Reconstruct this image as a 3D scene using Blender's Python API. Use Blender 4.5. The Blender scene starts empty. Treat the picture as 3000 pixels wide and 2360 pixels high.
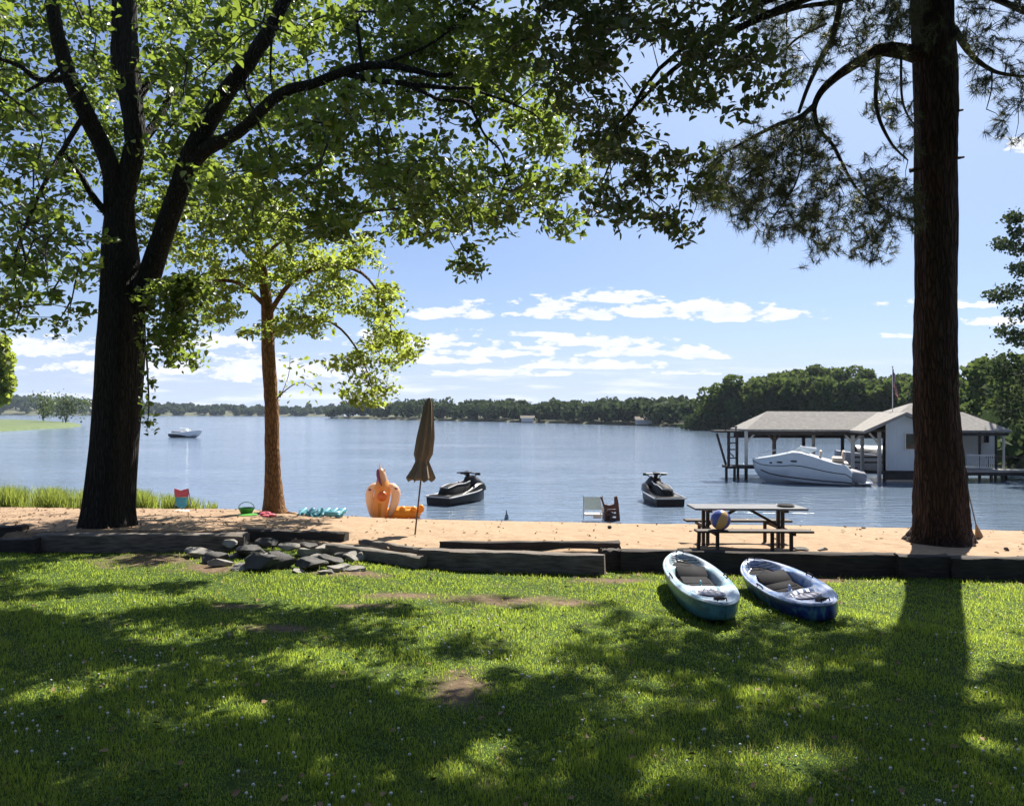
import bpy, math, random
import numpy as np
from mathutils import Vector, Matrix, Euler
R = math.radians
random.seed(7); RNG = np.random.default_rng(7)
S = bpy.context.scene
COL = S.collection

# ------------------------------------------------------------------ camera
F = 2300.0; HC = 2.5
cam_d = bpy.data.cameras.new('camera'); cam = bpy.data.objects.new('camera', cam_d); COL.objects.link(cam)
cam_d.sensor_width = 36; cam_d.lens = F/3000*36; cam_d.clip_end = 6000; cam_d.clip_start = 0.05
pitch = math.atan(32/F); roll = 0.0045
CR = (Matrix.Rotation(pitch, 3, 'X') @ Matrix.Rotation(R(90), 3, 'X') @ Matrix.Rotation(roll, 3, 'Z'))
cam.matrix_world = Matrix.Translation((0, 0, HC)) @ CR.to_4x4()
S.camera = cam
CRI = CR.transposed()
NR = np.array(CR); NRI = NR.T

def ray(px, py):
    return CR @ Vector(((px-1500)/F, -(py-1180)/F, -1))
def P(px, py, Y):                       # world point seen at a photo pixel, at distance Y
    d = ray(px, py); return Vector((0, 0, HC)) + d*(Y/d.y)
def proj(pts):                          # world points -> photo pixels
    q = (np.atleast_2d(pts) - np.array([0, 0, HC])) @ NR
    return np.stack([1500 + F*q[:, 0]/-q[:, 2], 1180 - F*q[:, 1]/-q[:, 2]], 1)

# ------------------------------------------------------------------ land shape
WATER = -0.8
WX = [-60, -30, -5.6, -1.8, 7, 12, 60]; WY = [17.6, 17.0, 16.5, 14.6, 14.05, 13.7, 12.6]
SX = [-60, -30, -8, -5, 0, 8, 14.5, 18, 40]; SY = [28, 27.5, 26.6, 24.9, 24, 23.4, 22.4, 20, 14]
def wall_y(x): return np.interp(x, WX, WY)
def shore_y(x): return np.interp(x, SX, SY)
def sn(x, y, s, k=0):
    return np.sin(x*s+1.3*k)*np.cos(y*s*1.13+2.1*k) + 0.5*np.sin(x*s*2.3+y*s*1.7+k)
def lawn_z(x, y):
    d = wall_y(x)-y
    return np.interp(x, [-12, -1.5, 1.5, 8], [-.27, -.29, -.35, -.37]) + 0.018*np.clip(d, 0, 30) + 0.03*sn(x, y, 0.5) + 0.012*sn(x, y, 1.9, 2)
def beach_z(x, y):
    w = wall_y(x); t = np.clip((y-w)/(shore_y(x)-w), 0, 1.8)
    z = -0.05 - 0.75*np.where(t < 1, t**2, 1+1.2*(t-1))
    return z + (0.03*sn(x, y, .9, 1) + 0.012*sn(x, y, 2.7, 8) + 0.010*sn(x, y, 4.1, 3))*np.clip(1.3-t, 0, 1) + 0.05*np.exp(-((x+8.8)**2+(y-17.4)**2)/2.5)
def ground_z(x, y):
    return np.where(y < wall_y(x), lawn_z(x, y), beach_z(x, y))
def G(px, py, water=False):             # first ground (or water) point seen at a photo pixel
    d = ray(px, py); o = Vector((0, 0, HC))
    lo = None
    for i in range(1, 4000):
        t = 3 + i*0.02
        p = o + d*(t/d.y)
        z = float(ground_z(p.x, p.y))
        if water: z = max(z, WATER)
        if p.z <= z: return p
    return o + d*((WATER-HC)/d.z)
def Wp(px, py):
    d = ray(px, py); return Vector((0, 0, HC)) + d*((WATER-HC)/d.z)

# sun
EL, AZ = R(50), R(29)
SUN = Vector((math.sin(AZ)*math.cos(EL), math.cos(AZ)*math.cos(EL), math.sin(EL)))

# ------------------------------------------------------------------ object helpers
def tag(o, label=None, cat=None, group=None, kind=None):
    if label: o['label'] = label
    if cat: o['category'] = cat
    if group: o['group'] = group
    if kind: o['kind'] = kind
    return o
def thing(name, label, cat, loc=(0, 0, 0), group=None, rot=None):
    o = bpy.data.objects.new(name, None); COL.objects.link(o); o.empty_display_size = 0.2
    o.location = loc
    if rot is not None: o.rotation_euler = rot
    return tag(o, label, cat, group)
def wloc(o):
    v = Vector((0, 0, 0))
    while o is not None:
        v += o.location; o = o.parent
    return v
def link_mesh(name, me, mat, parent=None, loc=None):
    if mat is not None: me.materials.append(mat)
    o = bpy.data.objects.new(name, me); COL.objects.link(o)
    if parent is not None: o.parent = parent
    if loc is not None: o.location = loc
    return o
def arrays_mesh(name, V, Fc, smooth=False):
    V = np.asarray(V, np.float32); Fc = np.asarray(Fc, np.int32)
    me = bpy.data.meshes.new(name)
    n, k = Fc.shape
    me.vertices.add(len(V)); me.vertices.foreach_set('co', V.ravel())
    me.loops.add(n*k); me.loops.foreach_set('vertex_index', Fc.ravel())
    me.polygons.add(n); me.polygons.foreach_set('loop_start', np.arange(0, n*k, k, dtype=np.int32))
    me.polygons.foreach_set('loop_total', np.full(n, k, np.int32))
    if smooth: me.polygons.foreach_set('use_smooth', np.ones(n, bool))
    me.update(calc_edges=True); me.validate()
    return me

class MB:
    def __init__(s): s.v = []; s.f = []
    def add(s, vs, fs):
        o = len(s.v); s.v += [Vector(v) for v in vs]; s.f += [tuple(i+o for i in f) for f in fs]
    def xf(s, M, i0=0):
        for i in range(i0, len(s.v)): s.v[i] = M @ s.v[i]
    def box(s, c, d, rot=None, bev=0.0):
        x, y, z = d[0]/2, d[1]/2, d[2]/2
        b = min(bev, x*.45, y*.45, z*.45)
        if b <= 0:
            vs = [(i*x, j*y, k*z) for i in (-1, 1) for j in (-1, 1) for k in (-1, 1)]
            fs = [(0, 1, 3, 2), (4, 6, 7, 5), (0, 4, 5, 1), (2, 3, 7, 6), (0, 2, 6, 4), (1, 5, 7, 3)]
        else:
            vs = []; fs = []
            idx = {}
            for i in (-1, 1):
                for j in (-1, 1):
                    for k in (-1, 1):
                        for a in range(3):
                            q = [i*(x-b), j*(y-b), k*(z-b)]; q[a] = (i, j, k)[a]*(x, y, z)[a]
                            idx[(i, j, k, a)] = len(vs); vs.append(tuple(q))
            for a in range(3):
                o1, o2 = (a+1) % 3, (a+2) % 3
                for sg in (-1, 1):
                    r = []
                    for (p, q) in ((-1, -1), (1, -1), (1, 1), (-1, 1)):
                        t = [0, 0, 0]; t[a] = sg; t[o1] = p; t[o2] = q
                        r.append(idx[(t[0], t[1], t[2], a)])
                    fs.append(tuple(r if sg > 0 else r[::-1]))
            for a in range(3):
                o1, o2 = (a+1) % 3, (a+2) % 3
                for p in (-1, 1):
                    for q in (-1, 1):
                        t0 = [0, 0, 0]; t0[o1] = p; t0[o2] = q
                        t0[a] = -1; m = tuple(t0); t0[a] = 1; n = tuple(t0)
                        fs.append((idx[m+(o1,)], idx[n+(o1,)], idx[n+(o2,)], idx[m+(o2,)]))
            for i in (-1, 1):
                for j in (-1, 1):
                    for k in (-1, 1): fs.append(tuple(idx[(i, j, k, a)] for a in range(3)))
        M = Matrix.Translation(Vector(c))
        if rot is not None: M = M @ (rot.to_4x4() if hasattr(rot, 'to_4x4') else Euler(rot).to_matrix().to_4x4())
        s.add([M @ Vector(v) for v in vs], fs)
    def bar(s, a, b, w, h=None, bev=0.0):     # rectangular bar from a to b
        a = Vector(a); b = Vector(b); d = b-a; L = d.length
        if L < 1e-6: return
        q = d.to_track_quat('Z', 'Y') if abs(d.normalized().z) > .98 else d.to_track_quat('Z', 'Y')
        s.box((a+b)/2, (w, h or w, L), q.to_matrix(), bev)
    def loft(s, rings, closed=True, cap=True):
        n = len(rings[0]); vs = [p for r in rings for p in r]; fs = []
        m = n if closed else n-1
        for i in range(len(rings)-1):
            for j in range(m):
                k = (j+1) % n
                fs.append((i*n+j, i*n+k, (i+1)*n+k, (i+1)*n+j))
        if cap:
            fs.append(tuple(range(n-1, -1, -1))); fs.append(tuple((len(rings)-1)*n+j for j in range(n)))
        s.add(vs, fs)
    def tube(s, pts, rad, n=8, cap=True, wob=0.0, sy=1.0):
        pts = [Vector(p) for p in pts]
        if not hasattr(rad, '__len__'): rad = [rad]*len(pts)
        t0 = (pts[1]-pts[0]).normalized()
        u = t0.orthogonal().normalized(); rings = []
        for i, p in enumerate(pts):
            t = (pts[min(i+1, len(pts)-1)]-pts[max(i-1, 0)])
            t = t.normalized() if t.length > 1e-9 else t0
            u = (u - t*u.dot(t)); u = u.normalized() if u.length > 1e-6 else t.orthogonal().normalized()
            v = t.cross(u)
            rings.append([p + (u*math.cos(2*math.pi*j/n) + v*sy*math.sin(2*math.pi*j/n))*rad[i]*(1+wob*random.uniform(-1, 1)) for j in range(n)])
        s.loft(rings, True, cap)
    def lathe(s, prof, n=20, c=(0, 0, 0)):
        c = Vector(c); rings = [[c+Vector((r*math.cos(2*math.pi*j/n), r*math.sin(2*math.pi*j/n), z)) for j in range(n)] for r, z in prof]
        s.loft(rings, True, True)
    def ball(s, c, r, n=16, m=10, sc=(1, 1, 1)):
        c = Vector(c)
        rings = []
        for i in range(1, m):
            a = math.pi*i/m
            rings.append([c+Vector((r*sc[0]*math.sin(a)*math.cos(2*math.pi*j/n), r*sc[1]*math.sin(a)*math.sin(2*math.pi*j/n), -r*sc[2]*math.cos(a))) for j in range(n)])
        s.loft(rings, True, True)
    def torus(s, c, R1, r, n=28, m=10, sc=(1, 1, 1)):
        c = Vector(c); vs = []; fs = []
        for i in range(n):
            a = 2*math.pi*i/n
            for j in range(m):
                b = 2*math.pi*j/m; q = R1+r*math.cos(b)
                vs.append(c+Vector((q*math.cos(a)*sc[0], q*math.sin(a)*sc[1], r*math.sin(b)*sc[2])))
        for i in range(n):
            for j in range(m):
                fs.append((i*m+j, ((i+1) % n)*m+j, ((i+1) % n)*m+(j+1) % m, i*m+(j+1) % m))
        s.add(vs, fs)
    def build(s, name, mat, parent=None, smooth=False, local=False, origin=None):
        o = Vector(origin) if origin is not None else Vector((0, 0, 0))
        if parent is not None and not local: o = wloc(parent)
        me = bpy.data.meshes.new(name)
        me.from_pydata([tuple(v-o) for v in s.v], [], s.f)
        me.update()
        import bmesh
        bm = bmesh.new(); bm.from_mesh(me); bmesh.ops.recalc_face_normals(bm, faces=bm.faces); bm.to_mesh(me); bm.free()
        if smooth:
            me.polygons.foreach_set('use_smooth', [True]*len(me.polygons))
            try: me.set_sharp_from_angle(angle=R(45))
            except Exception: pass
        return link_mesh(name, me, mat, parent, origin if parent is None else None)

def spline(pts, k=6):
    pts = [np.array(p, float) for p in pts]; out = []
    q = [pts[0]]+pts+[pts[-1]]
    for i in range(1, len(q)-2):
        for j in range(k):
            t = j/k
            a, b, c, d = q[i-1], q[i], q[i+1], q[i+2]
            out.append(0.5*(2*b+(c-a)*t+(2*a-5*b+4*c-d)*t*t+(3*b-a-3*c+d)*t**3))
    out.append(pts[-1]); return out

# ------------------------------------------------------------------ materials
def nt(m):
    m.use_nodes = True; t = m.node_tree; t.nodes.clear(); return t
def N(t, kind, **kw):
    n = t.nodes.new(kind)
    for k, v in kw.items():
        if k.startswith('i_'):
            key = k[2:]; key = int(key) if key.isdigit() else key.replace('_', ' ')
            n.inputs[key].default_value = v
        else: setattr(n, k, v)
    return n
def L(t, a, b): t.links.new(a, b)
def c4(c): return (c[0], c[1], c[2], 1)
def mixc(t, fac, a, b, mode='MIX'):
    n = N(t, 'ShaderNodeMix', data_type='RGBA', blend_type=mode)
    for sock, v in ((n.inputs[0], fac), (n.inputs[6], a), (n.inputs[7], b)):
        if hasattr(v, 'is_output') or isinstance(v, bpy.types.NodeSocket): L(t, v, sock)
        elif isinstance(v, (int, float)): sock.default_value = v
        else: sock.default_value = c4(v)
    return n.outputs[2]
def coords(t, stretch=(1, 1, 1), kind='Object'):
    tc = N(t, 'ShaderNodeTexCoord'); mp = N(t, 'ShaderNodeMapping'); mp.inputs['Scale'].default_value = stretch
    L(t, tc.outputs[kind], mp.inputs[0]); return mp.outputs[0]
def noise(t, vec, scale, detail=4, rough=.55, dist=0):
    n = N(t, 'ShaderNodeTexNoise'); n.inputs['Scale'].default_value = scale; n.inputs['Detail'].default_value = detail
    n.inputs['Roughness'].default_value = rough; n.inputs['Distortion'].default_value = dist
    L(t, vec, n.inputs['Vector']); return n.outputs['Fac']
def ramp(t, fac, stops):
    n = N(t, 'ShaderNodeValToRGB'); e = n.color_ramp.elements
    while len(e) < len(stops): e.new(.5)
    for i, (p, c) in enumerate(stops):
        e[i].position = p; e[i].color = c4(c) if len(c) == 3 else c
    L(t, fac, n.inputs[0]); return n.outputs[0]
def M(name, c1, c2=None, rough=.6, scale=6, stretch=(1, 1, 1), bump=0., bscale=25, metal=0., detail=5, lo=.3, hi=.7, spec=.5, dist=0, trans=0., coat=0.):
    m = bpy.data.materials.new(name); t = nt(m)
    out = N(t, 'ShaderNodeOutputMaterial'); b = N(t, 'ShaderNodeBsdfPrincipled')
    b.inputs['Roughness'].default_value = rough; b.inputs['Metallic'].default_value = metal
    b.inputs['Specular IOR Level'].default_value = spec; b.inputs['Coat Weight'].default_value = coat
    vec = coords(t, stretch)
    if c2 is None: c2 = tuple(x*.75 for x in c1)
    f = noise(t, vec, scale, detail, dist=dist)
    col = ramp(t, f, [(lo, c1), (hi, c2)])
    L(t, col, b.inputs['Base Color'])
    if bump:
        bn = N(t, 'ShaderNodeBump'); bn.inputs['Strength'].default_value = bump; bn.inputs['Distance'].default_value = .02
        L(t, noise(t, vec, bscale, 6), bn.inputs['Height']); L(t, bn.outputs[0], b.inputs['Normal'])
    if trans:
        tr = N(t, 'ShaderNodeBsdfTranslucent'); L(t, col, tr.inputs[0])
        mx = N(t, 'ShaderNodeMixShader'); mx.inputs[0].default_value = trans
        L(t, b.outputs[0], mx.inputs[1]); L(t, tr.outputs[0], mx.inputs[2]); L(t, mx.outputs[0], out.inputs[0])
    else: L(t, b.outputs[0], out.inputs[0])
    return m
def leafmat(name, c1, c2, tcol, trans=.45, rough=.45, spec=.4, clump=None, objrand=None):
    m = bpy.data.materials.new(name); t = nt(m)
    out = N(t, 'ShaderNodeOutputMaterial'); b = N(t, 'ShaderNodeBsdfPrincipled'); b.inputs['Roughness'].default_value = rough
    b.inputs['Specular IOR Level'].default_value = spec
    g = N(t, 'ShaderNodeNewGeometry')
    col = mixc(t, g.outputs['Random Per Island'], c1, c2)
    if clump:
        f = noise(t, coords(t), clump, 2)
        f2 = ramp(t, f, [(.35, (.55, .55, .55)), (.65, (1.25, 1.2, 1.1))])
        col = mixc(t, 1.0, col, f2, 'MULTIPLY')
    if objrand:
        oi = N(t, 'ShaderNodeObjectInfo'); col = mixc(t, 1.0, col, ramp(t, oi.outputs['Random'], [(0, (.55, .62, .60)), (.35, (1, 1, 1)), (.7, (1.35, 1.2, .8)), (1, (.8, 1.0, .95))]), 'MULTIPLY')
    L(t, col, b.inputs['Base Color'])
    tr = N(t, 'ShaderNodeBsdfTranslucent')
    tc = mixc(t, g.outputs['Random Per Island'], tcol, tuple(x*.6 for x in tcol)); L(t, tc, tr.inputs[0])
    mx = N(t, 'ShaderNodeMixShader'); mx.inputs[0].default_value = trans
    L(t, b.outputs[0], mx.inputs[1]); L(t, tr.outputs[0], mx.inputs[2]); L(t, mx.outputs[0], out.inputs[0])
    return m
def barkmat(name, dark, light, sx=14, sz=2.2, strength=1.0, dist=.04):
    m = bpy.data.materials.new(name); t = nt(m)
    out = N(t, 'ShaderNodeOutputMaterial'); b = N(t, 'ShaderNodeBsdfPrincipled'); b.inputs['Roughness'].default_value = .9
    b.inputs['Specular IOR Level'].default_value = .2
    vec = coords(t, (1, 1, sz/sx))
    v = N(t, 'ShaderNodeTexVoronoi', feature='DISTANCE_TO_EDGE'); v.inputs['Scale'].default_value = sx
    wv = N(t, 'ShaderNodeMix', data_type='VECTOR'); wv.inputs[0].default_value = .12
    nz = N(t, 'ShaderNodeTexNoise'); nz.inputs['Scale'].default_value = 5; nz.inputs['Detail'].default_value = 4; L(t, vec, nz.inputs['Vector'])
    L(t, vec, wv.inputs[4]); L(t, nz.outputs['Color'], wv.inputs[5]); L(t, wv.outputs[1], v.inputs['Vector'])
    f = noise(t, vec, 3, 6)
    mu = N(t, 'ShaderNodeMath', operation='MULTIPLY'); L(t, v.outputs['Distance'], mu.inputs[0]); mu.inputs[1].default_value = 3.2
    ad = N(t, 'ShaderNodeMath', operation='MULTIPLY_ADD'); L(t, f, ad.inputs[0]); ad.inputs[1].default_value = .6; L(t, mu.outputs[0], ad.inputs[2])
    L(t, ramp(t, ad.outputs[0], [(.2, dark), (.85, light)]), b.inputs['Base Color'])
    bn = N(t, 'ShaderNodeBump'); bn.inputs['Strength'].default_value = strength; bn.inputs['Distance'].default_value = dist
    L(t, ad.outputs[0], bn.inputs['Height']); L(t, bn.outputs[0], b.inputs['Normal']); L(t, b.outputs[0], out.inputs[0])
    return m
# ------------------------------------------------------------------ sky, sun
S.view_settings.view_transform = 'Standard'; S.view_settings.look = 'None'; S.view_settings.gamma = 1
S.view_settings.exposure = 1.35
try:
    S.cycles.use_denoising = True
    S.cycles.max_bounces = 8; S.cycles.diffuse_bounces = 3; S.cycles.glossy_bounces = 3; S.cycles.transmission_bounces = 4; S.cycles.volume_bounces = 1
    S.cycles.sample_clamp_indirect = 6
except Exception: pass
W = bpy.data.worlds.new('World'); S.world = W; W.use_nodes = True
W.cycles.sampling_method = 'MANUAL'; W.cycles.sample_map_resolution = 256
t = W.node_tree; t.nodes.clear()
wo = N(t, 'ShaderNodeOutputWorld'); bg = N(t, 'ShaderNodeBackground'); bg.inputs[1].default_value = 0.05
sky = N(t, 'ShaderNodeTexSky', sky_type='NISHITA', sun_disc=False, sun_elevation=EL, sun_rotation=AZ)
sky.air_density = 1.0; sky.dust_density = 0.35; sky.ozone_density = 3.5; sky.altitude = 200
def mth(op, a, b=None, c=None, clamp=False):
    n = N(t, 'ShaderNodeMath', operation=op, use_clamp=clamp)
    for i, v in enumerate((a, b, c)):
        if v is None: continue
        if isinstance(v, (int, float)): n.inputs[i].default_value = v
        else: L(t, v, n.inputs[i])
    return n.outputs[0]
tc = N(t, 'ShaderNodeTexCoord'); sp = N(t, 'ShaderNodeSeparateXYZ'); L(t, tc.outputs['Generated'], sp.inputs[0])
yy = mth('MAXIMUM', mth('ABSOLUTE', sp.outputs[1]), .02)
az = mth('DIVIDE', sp.outputs[0], yy); el = mth('DIVIDE', sp.outputs[2], yy)
cv = N(t, 'ShaderNodeCombineXYZ'); L(t, mth('MULTIPLY', az, 1.0), cv.inputs[0]); L(t, mth('MULTIPLY', el, 2.6), cv.inputs[1]); L(t, sp.outputs[1], cv.inputs[2])
def wn(scale, detail, rough=.55):
    n = N(t, 'ShaderNodeTexNoise'); n.inputs['Scale'].default_value = scale; n.inputs['Detail'].default_value = detail; n.inputs['Roughness'].default_value = rough
    L(t, cv.outputs[0], n.inputs['Vector']); return n.outputs['Fac']
n1 = wn(34, 7, .6); n2 = wn(8, 3)
# cumulus banks low over the lake: (azimuth, base elevation, half width, height above base) as slopes from the viewpoint
CL = [(-.095, .124, .095, .020), (.045, .128, .062, .028), (.10, .124, .05, .020), (.17, .127, .06, .017), (.235, .134, .05, .016), (.275, .124, .075, .022), (.345, .126, .062, .020),
      (.125, .146, .075, .016), (-.10, .088, .13, .020), (-.165, .098, .05, .012), (-.03, .076, .10, .014), (.04, .1, .07, .008), (.03, .083, .04, .006), (.11, .09, .10, .017), (.17, .077, .10, .018), (.235, .075, .075, .018),
      (-.10, .066, .10, .011), (.07, .060, .075, .012), (.145, .060, .08, .012), (-.02, .050, .13, .010), (.22, .052, .06, .006), (-.6, .075, .16, .025), (-.47, .055, .2, .02), (-.40, .085, .1, .016), (-.3, .05, .2, .03), (.56, .140, .09, .010), (.50, .10, .05, .006), (.62, .118, .06, .012), (.68, .34, .07, .03)]
den = None
for a0, e0, w, h in CL:
    dx = mth('MULTIPLY', mth('SUBTRACT', az, a0), 1/w)
    de = mth('SUBTRACT', el, e0)
    dz = mth('MAXIMUM', mth('MULTIPLY', de, 1/h), mth('MULTIPLY', de, -3.2/h))
    r = mth('SQRT', mth('ADD', mth('MULTIPLY', dx, dx), mth('MULTIPLY', dz, dz)))
    v = mth('SUBTRACT', 1.0, r)
    den = v if den is None else mth('MAXIMUM', den, v)
den = mth('ADD', den, mth('MULTIPLY', mth('SUBTRACT', n1, .51), 2.7))
den = mth('ADD', den, mth('MULTIPLY', mth('SUBTRACT', n2, .5), 1.2))
front = mth('GREATER_THAN', sp.outputs[1], .02)
mr = N(t, 'ShaderNodeMapRange', interpolation_type='SMOOTHSTEP'); L(t, den, mr.inputs[0]); mr.inputs[1].default_value = .16; mr.inputs[2].default_value = .48
cl = mth('MULTIPLY', mr.outputs[0], front)
# thin streaks near the horizon
cv2 = N(t, 'ShaderNodeCombineXYZ'); L(t, mth('MULTIPLY', az, 1.0), cv2.inputs[0]); L(t, mth('MULTIPLY', el, 9.0), cv2.inputs[1])
n3 = N(t, 'ShaderNodeTexNoise'); n3.inputs['Scale'].default_value = 9; n3.inputs['Detail'].default_value = 5; L(t, cv2.outputs[0], n3.inputs['Vector'])
st = N(t, 'ShaderNodeMapRange', interpolation_type='SMOOTHSTEP'); L(t, n3.outputs['Fac'], st.inputs[0]); st.inputs[1].default_value = .47; st.inputs[2].default_value = .68
lowm = N(t, 'ShaderNodeMapRange', interpolation_type='SMOOTHSTEP'); L(t, el, lowm.inputs[0]); lowm.inputs[1].default_value = .085; lowm.inputs[2].default_value = .03
cl = mth('MAXIMUM', cl, mth('MULTIPLY', mth('MULTIPLY', st.outputs[0], lowm.outputs[0]), .85))
skyc = mixc(t, 1.0, sky.outputs[0], (0.92, 0.885, 0.95), 'MULTIPLY')
SKYK = 9.4
shade = mth('MULTIPLY', mth('SUBTRACT', n1, .3), 1.2, clamp=True)
cc = mixc(t, shade, (SKYK*.74, SKYK*.78, SKYK*.9), (SKYK*1.05, SKYK*1.05, SKYK*1.06))
skyc = mixc(t, .28, skyc, (SKYK*.40, SKYK*.53, SKYK*.90))      # thin summer haze
dt = N(t, 'ShaderNodeVectorMath', operation='DOT_PRODUCT'); L(t, tc.outputs['Generated'], dt.inputs[0]); dt.inputs[1].default_value = SUN
au = N(t, 'ShaderNodeMapRange', interpolation_type='SMOOTHSTEP'); L(t, dt.outputs['Value'], au.inputs[0]); au.inputs[1].default_value = .66; au.inputs[2].default_value = 1.0
skyc = mixc(t, mth('MULTIPLY', au.outputs[0], .65), skyc, (SKYK*.66, SKYK*.80, SKYK*1.0))      # bright air around the sun
hz = N(t, 'ShaderNodeMapRange', interpolation_type='SMOOTHSTEP'); L(t, el, hz.inputs[0]); hz.inputs[1].default_value = .14; hz.inputs[2].default_value = .0
skyc = mixc(t, mth('MULTIPLY', hz.outputs[0], .75), skyc, (SKYK*.50, SKYK*.61, SKYK*.88))      # pale blue air low over the lake
L(t, mixc(t, cl, skyc, cc), bg.inputs[0]); L(t, bg.outputs[0], wo.inputs[0])
sd = bpy.data.lights.new('sun', 'SUN'); sd.energy = 5.0; sd.angle = R(.5); sd.color = (1, .94, .84)
so = bpy.data.objects.new('sun', sd); COL.objects.link(so)
so.rotation_euler = (-SUN).to_track_quat('-Z', 'Y').to_euler(); so.location = SUN*60

# ------------------------------------------------------------------ ground
def grid_mesh(xs, ys, zf):
    X, Y = np.meshgrid(xs, ys); Z = zf(X, Y)
    V = np.stack([X, Y, Z], -1).reshape(-1, 3); nx, ny = len(xs), len(ys)
    i = np.arange(nx-1)[None, :] + (np.arange(ny-1)*nx)[:, None]
    Fc = np.stack([i, i+1, i+1+nx, i+nx], -1).reshape(-1, 4)
    return V, Fc
# bare spots: photo-pixel ellipses turned into patches of soil lying on the lawn
BARE = []
for (px, py, rx, ry) in [(1480, 1758, 230, 20), (1660, 1768, 110, 13), (1345, 2015, 105, 72), (430, 1640, 190, 26), (620, 1662, 150, 20), (1050, 1680, 150, 12), (1150, 1745, 160, 14), (2400, 1697, 190, 14), (1800, 1700, 140, 10), (820, 1840, 110, 14), (700, 1775, 90, 8), (1080, 1775, 110, 8)]:
    c = G(px, py); e = G(px+rx, py); u = G(px, py-ry); d = G(px, py+ry)
    BARE.append((c.x, (u.y+d.y)/2, abs(e.x-c.x), abs(u.y-d.y)/2))
def bare(x, y):
    b = np.zeros_like(x)
    for cx, cy, rx, ry in BARE:
        b = np.maximum(b, 1.25-np.sqrt(((x-cx)/rx)**2+((y-cy)/ry)**2))
    b = np.maximum(b, 0.55-np.abs(wall_y(x)-y)*1.5)
    return b + 0.30*(sn(x, y, 3.1, 4)+sn(x, y, 7.7, 5)*.8+sn(x, y, 17, 7)*.5)*.6 - .1
m = bpy.data.materials.new('lawn_soil'); t = nt(m)
out = N(t, 'ShaderNodeOutputMaterial'); b = N(t, 'ShaderNodeBsdfPrincipled'); b.inputs['Roughness'].default_value = .95; b.inputs['Specular IOR Level'].default_value = .1
at = N(t, 'ShaderNodeAttribute', attribute_name='bare'); vec = coords(t)
soil = ramp(t, noise(t, vec, 9, 8, .65), [(.3, (.075, .05, .032)), (.55, (.15, .105, .07)), (.75, (.25, .185, .125))])
gr = ramp(t, noise(t, vec, 14, 8, .7), [(.3, (.018, .04, .008)), (.7, (.06, .095, .018))])
L(t, mixc(t, at.outputs['Fac'], gr, soil), b.inputs['Base Color'])
bn = N(t, 'ShaderNodeBump'); bn.inputs['Strength'].default_value = .8; bn.inputs['Distance'].default_value = .03; L(t, noise(t, vec, 30, 6), bn.inputs['Height']); L(t, bn.outputs[0], b.inputs['Normal'])
L(t, b.outputs[0], out.inputs[0]); LAWN = m
xs = np.unique(np.concatenate([np.linspace(-60, -14, 40), np.linspace(-14, 12, 240), np.linspace(12, 60, 40)]))
s_ = np.unique(np.concatenate([np.linspace(-30, 3, 40), np.linspace(3, 12.5, 110), np.linspace(12.5, 17, 45)]))
X, Yt = np.meshgrid(xs, s_)
wy = wall_y(X); Y = np.where(Yt > 12.5, 12.5+(Yt-12.5)/(4.5)*(wy+.12-12.5), Yt)   # last rows end under the timbers
Z = lawn_z(X, Y)
V = np.stack([X, Y, Z], -1).reshape(-1, 3); nx, ny = len(xs), len(s_)
i = np.arange(nx-1)[None, :] + (np.arange(ny-1)*nx)[:, None]
me = arrays_mesh('lawn', V, np.stack([i, i+1, i+1+nx, i+nx], -1).reshape(-1, 4), True)
a = me.attributes.new('bare', 'FLOAT', 'POINT'); a.data.foreach_set('value', np.clip((bare(V[:, 0], V[:, 1])-.1)*1.3, 0, 1).astype(np.float32))
tag(link_mesh('lawn', me, LAWN), kind='structure')

m = bpy.data.materials.new('sand'); t = nt(m)
out = N(t, 'ShaderNodeOutputMaterial'); b = N(t, 'ShaderNodeBsdfPrincipled'); b.inputs['Roughness'].default_value = .95; b.inputs['Specular IOR Level'].default_value = .15
vec = coords(t); sep = N(t, 'ShaderNodeSeparateXYZ'); L(t, vec, sep.inputs[0])
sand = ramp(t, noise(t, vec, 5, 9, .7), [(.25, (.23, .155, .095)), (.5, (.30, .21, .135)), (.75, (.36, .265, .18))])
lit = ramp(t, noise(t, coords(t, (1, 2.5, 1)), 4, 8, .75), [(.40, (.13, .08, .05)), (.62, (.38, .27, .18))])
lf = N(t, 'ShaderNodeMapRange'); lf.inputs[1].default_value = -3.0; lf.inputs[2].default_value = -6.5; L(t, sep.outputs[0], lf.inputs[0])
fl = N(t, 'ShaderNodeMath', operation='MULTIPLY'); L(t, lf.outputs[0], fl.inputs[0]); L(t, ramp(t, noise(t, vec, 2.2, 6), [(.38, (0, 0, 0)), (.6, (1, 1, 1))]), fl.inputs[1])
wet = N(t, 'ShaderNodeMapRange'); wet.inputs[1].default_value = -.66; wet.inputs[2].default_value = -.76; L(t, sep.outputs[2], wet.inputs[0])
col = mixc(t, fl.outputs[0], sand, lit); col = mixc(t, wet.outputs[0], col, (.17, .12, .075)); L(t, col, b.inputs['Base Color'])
bn = N(t, 'ShaderNodeBump'); bn.inputs['Strength'].default_value = .7; bn.inputs['Distance'].default_value = .03; hs = N(t, 'ShaderNodeMath', operation='MULTIPLY_ADD'); L(t, noise(t, vec, 3.2, 3, .6), hs.inputs[0]); hs.inputs[1].default_value = 2.2; L(t, noise(t, vec, 16, 7, .65), hs.inputs[2]); L(t, hs.outputs[0], bn.inputs['Height']); L(t, bn.outputs[0], b.inputs['Normal'])
L(t, b.outputs[0], out.inputs[0]); SAND = m
T = np.linspace(0, 1.7, 120); X, TT = np.meshgrid(xs, T)
wy = wall_y(X)+.02; Y = wy+(shore_y(X)-wy)*TT; Z = beach_z(X, Y)
Z[0] -= .5
V = np.stack([X, Y, Z], -1).reshape(-1, 3); ny = len(T)
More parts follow.
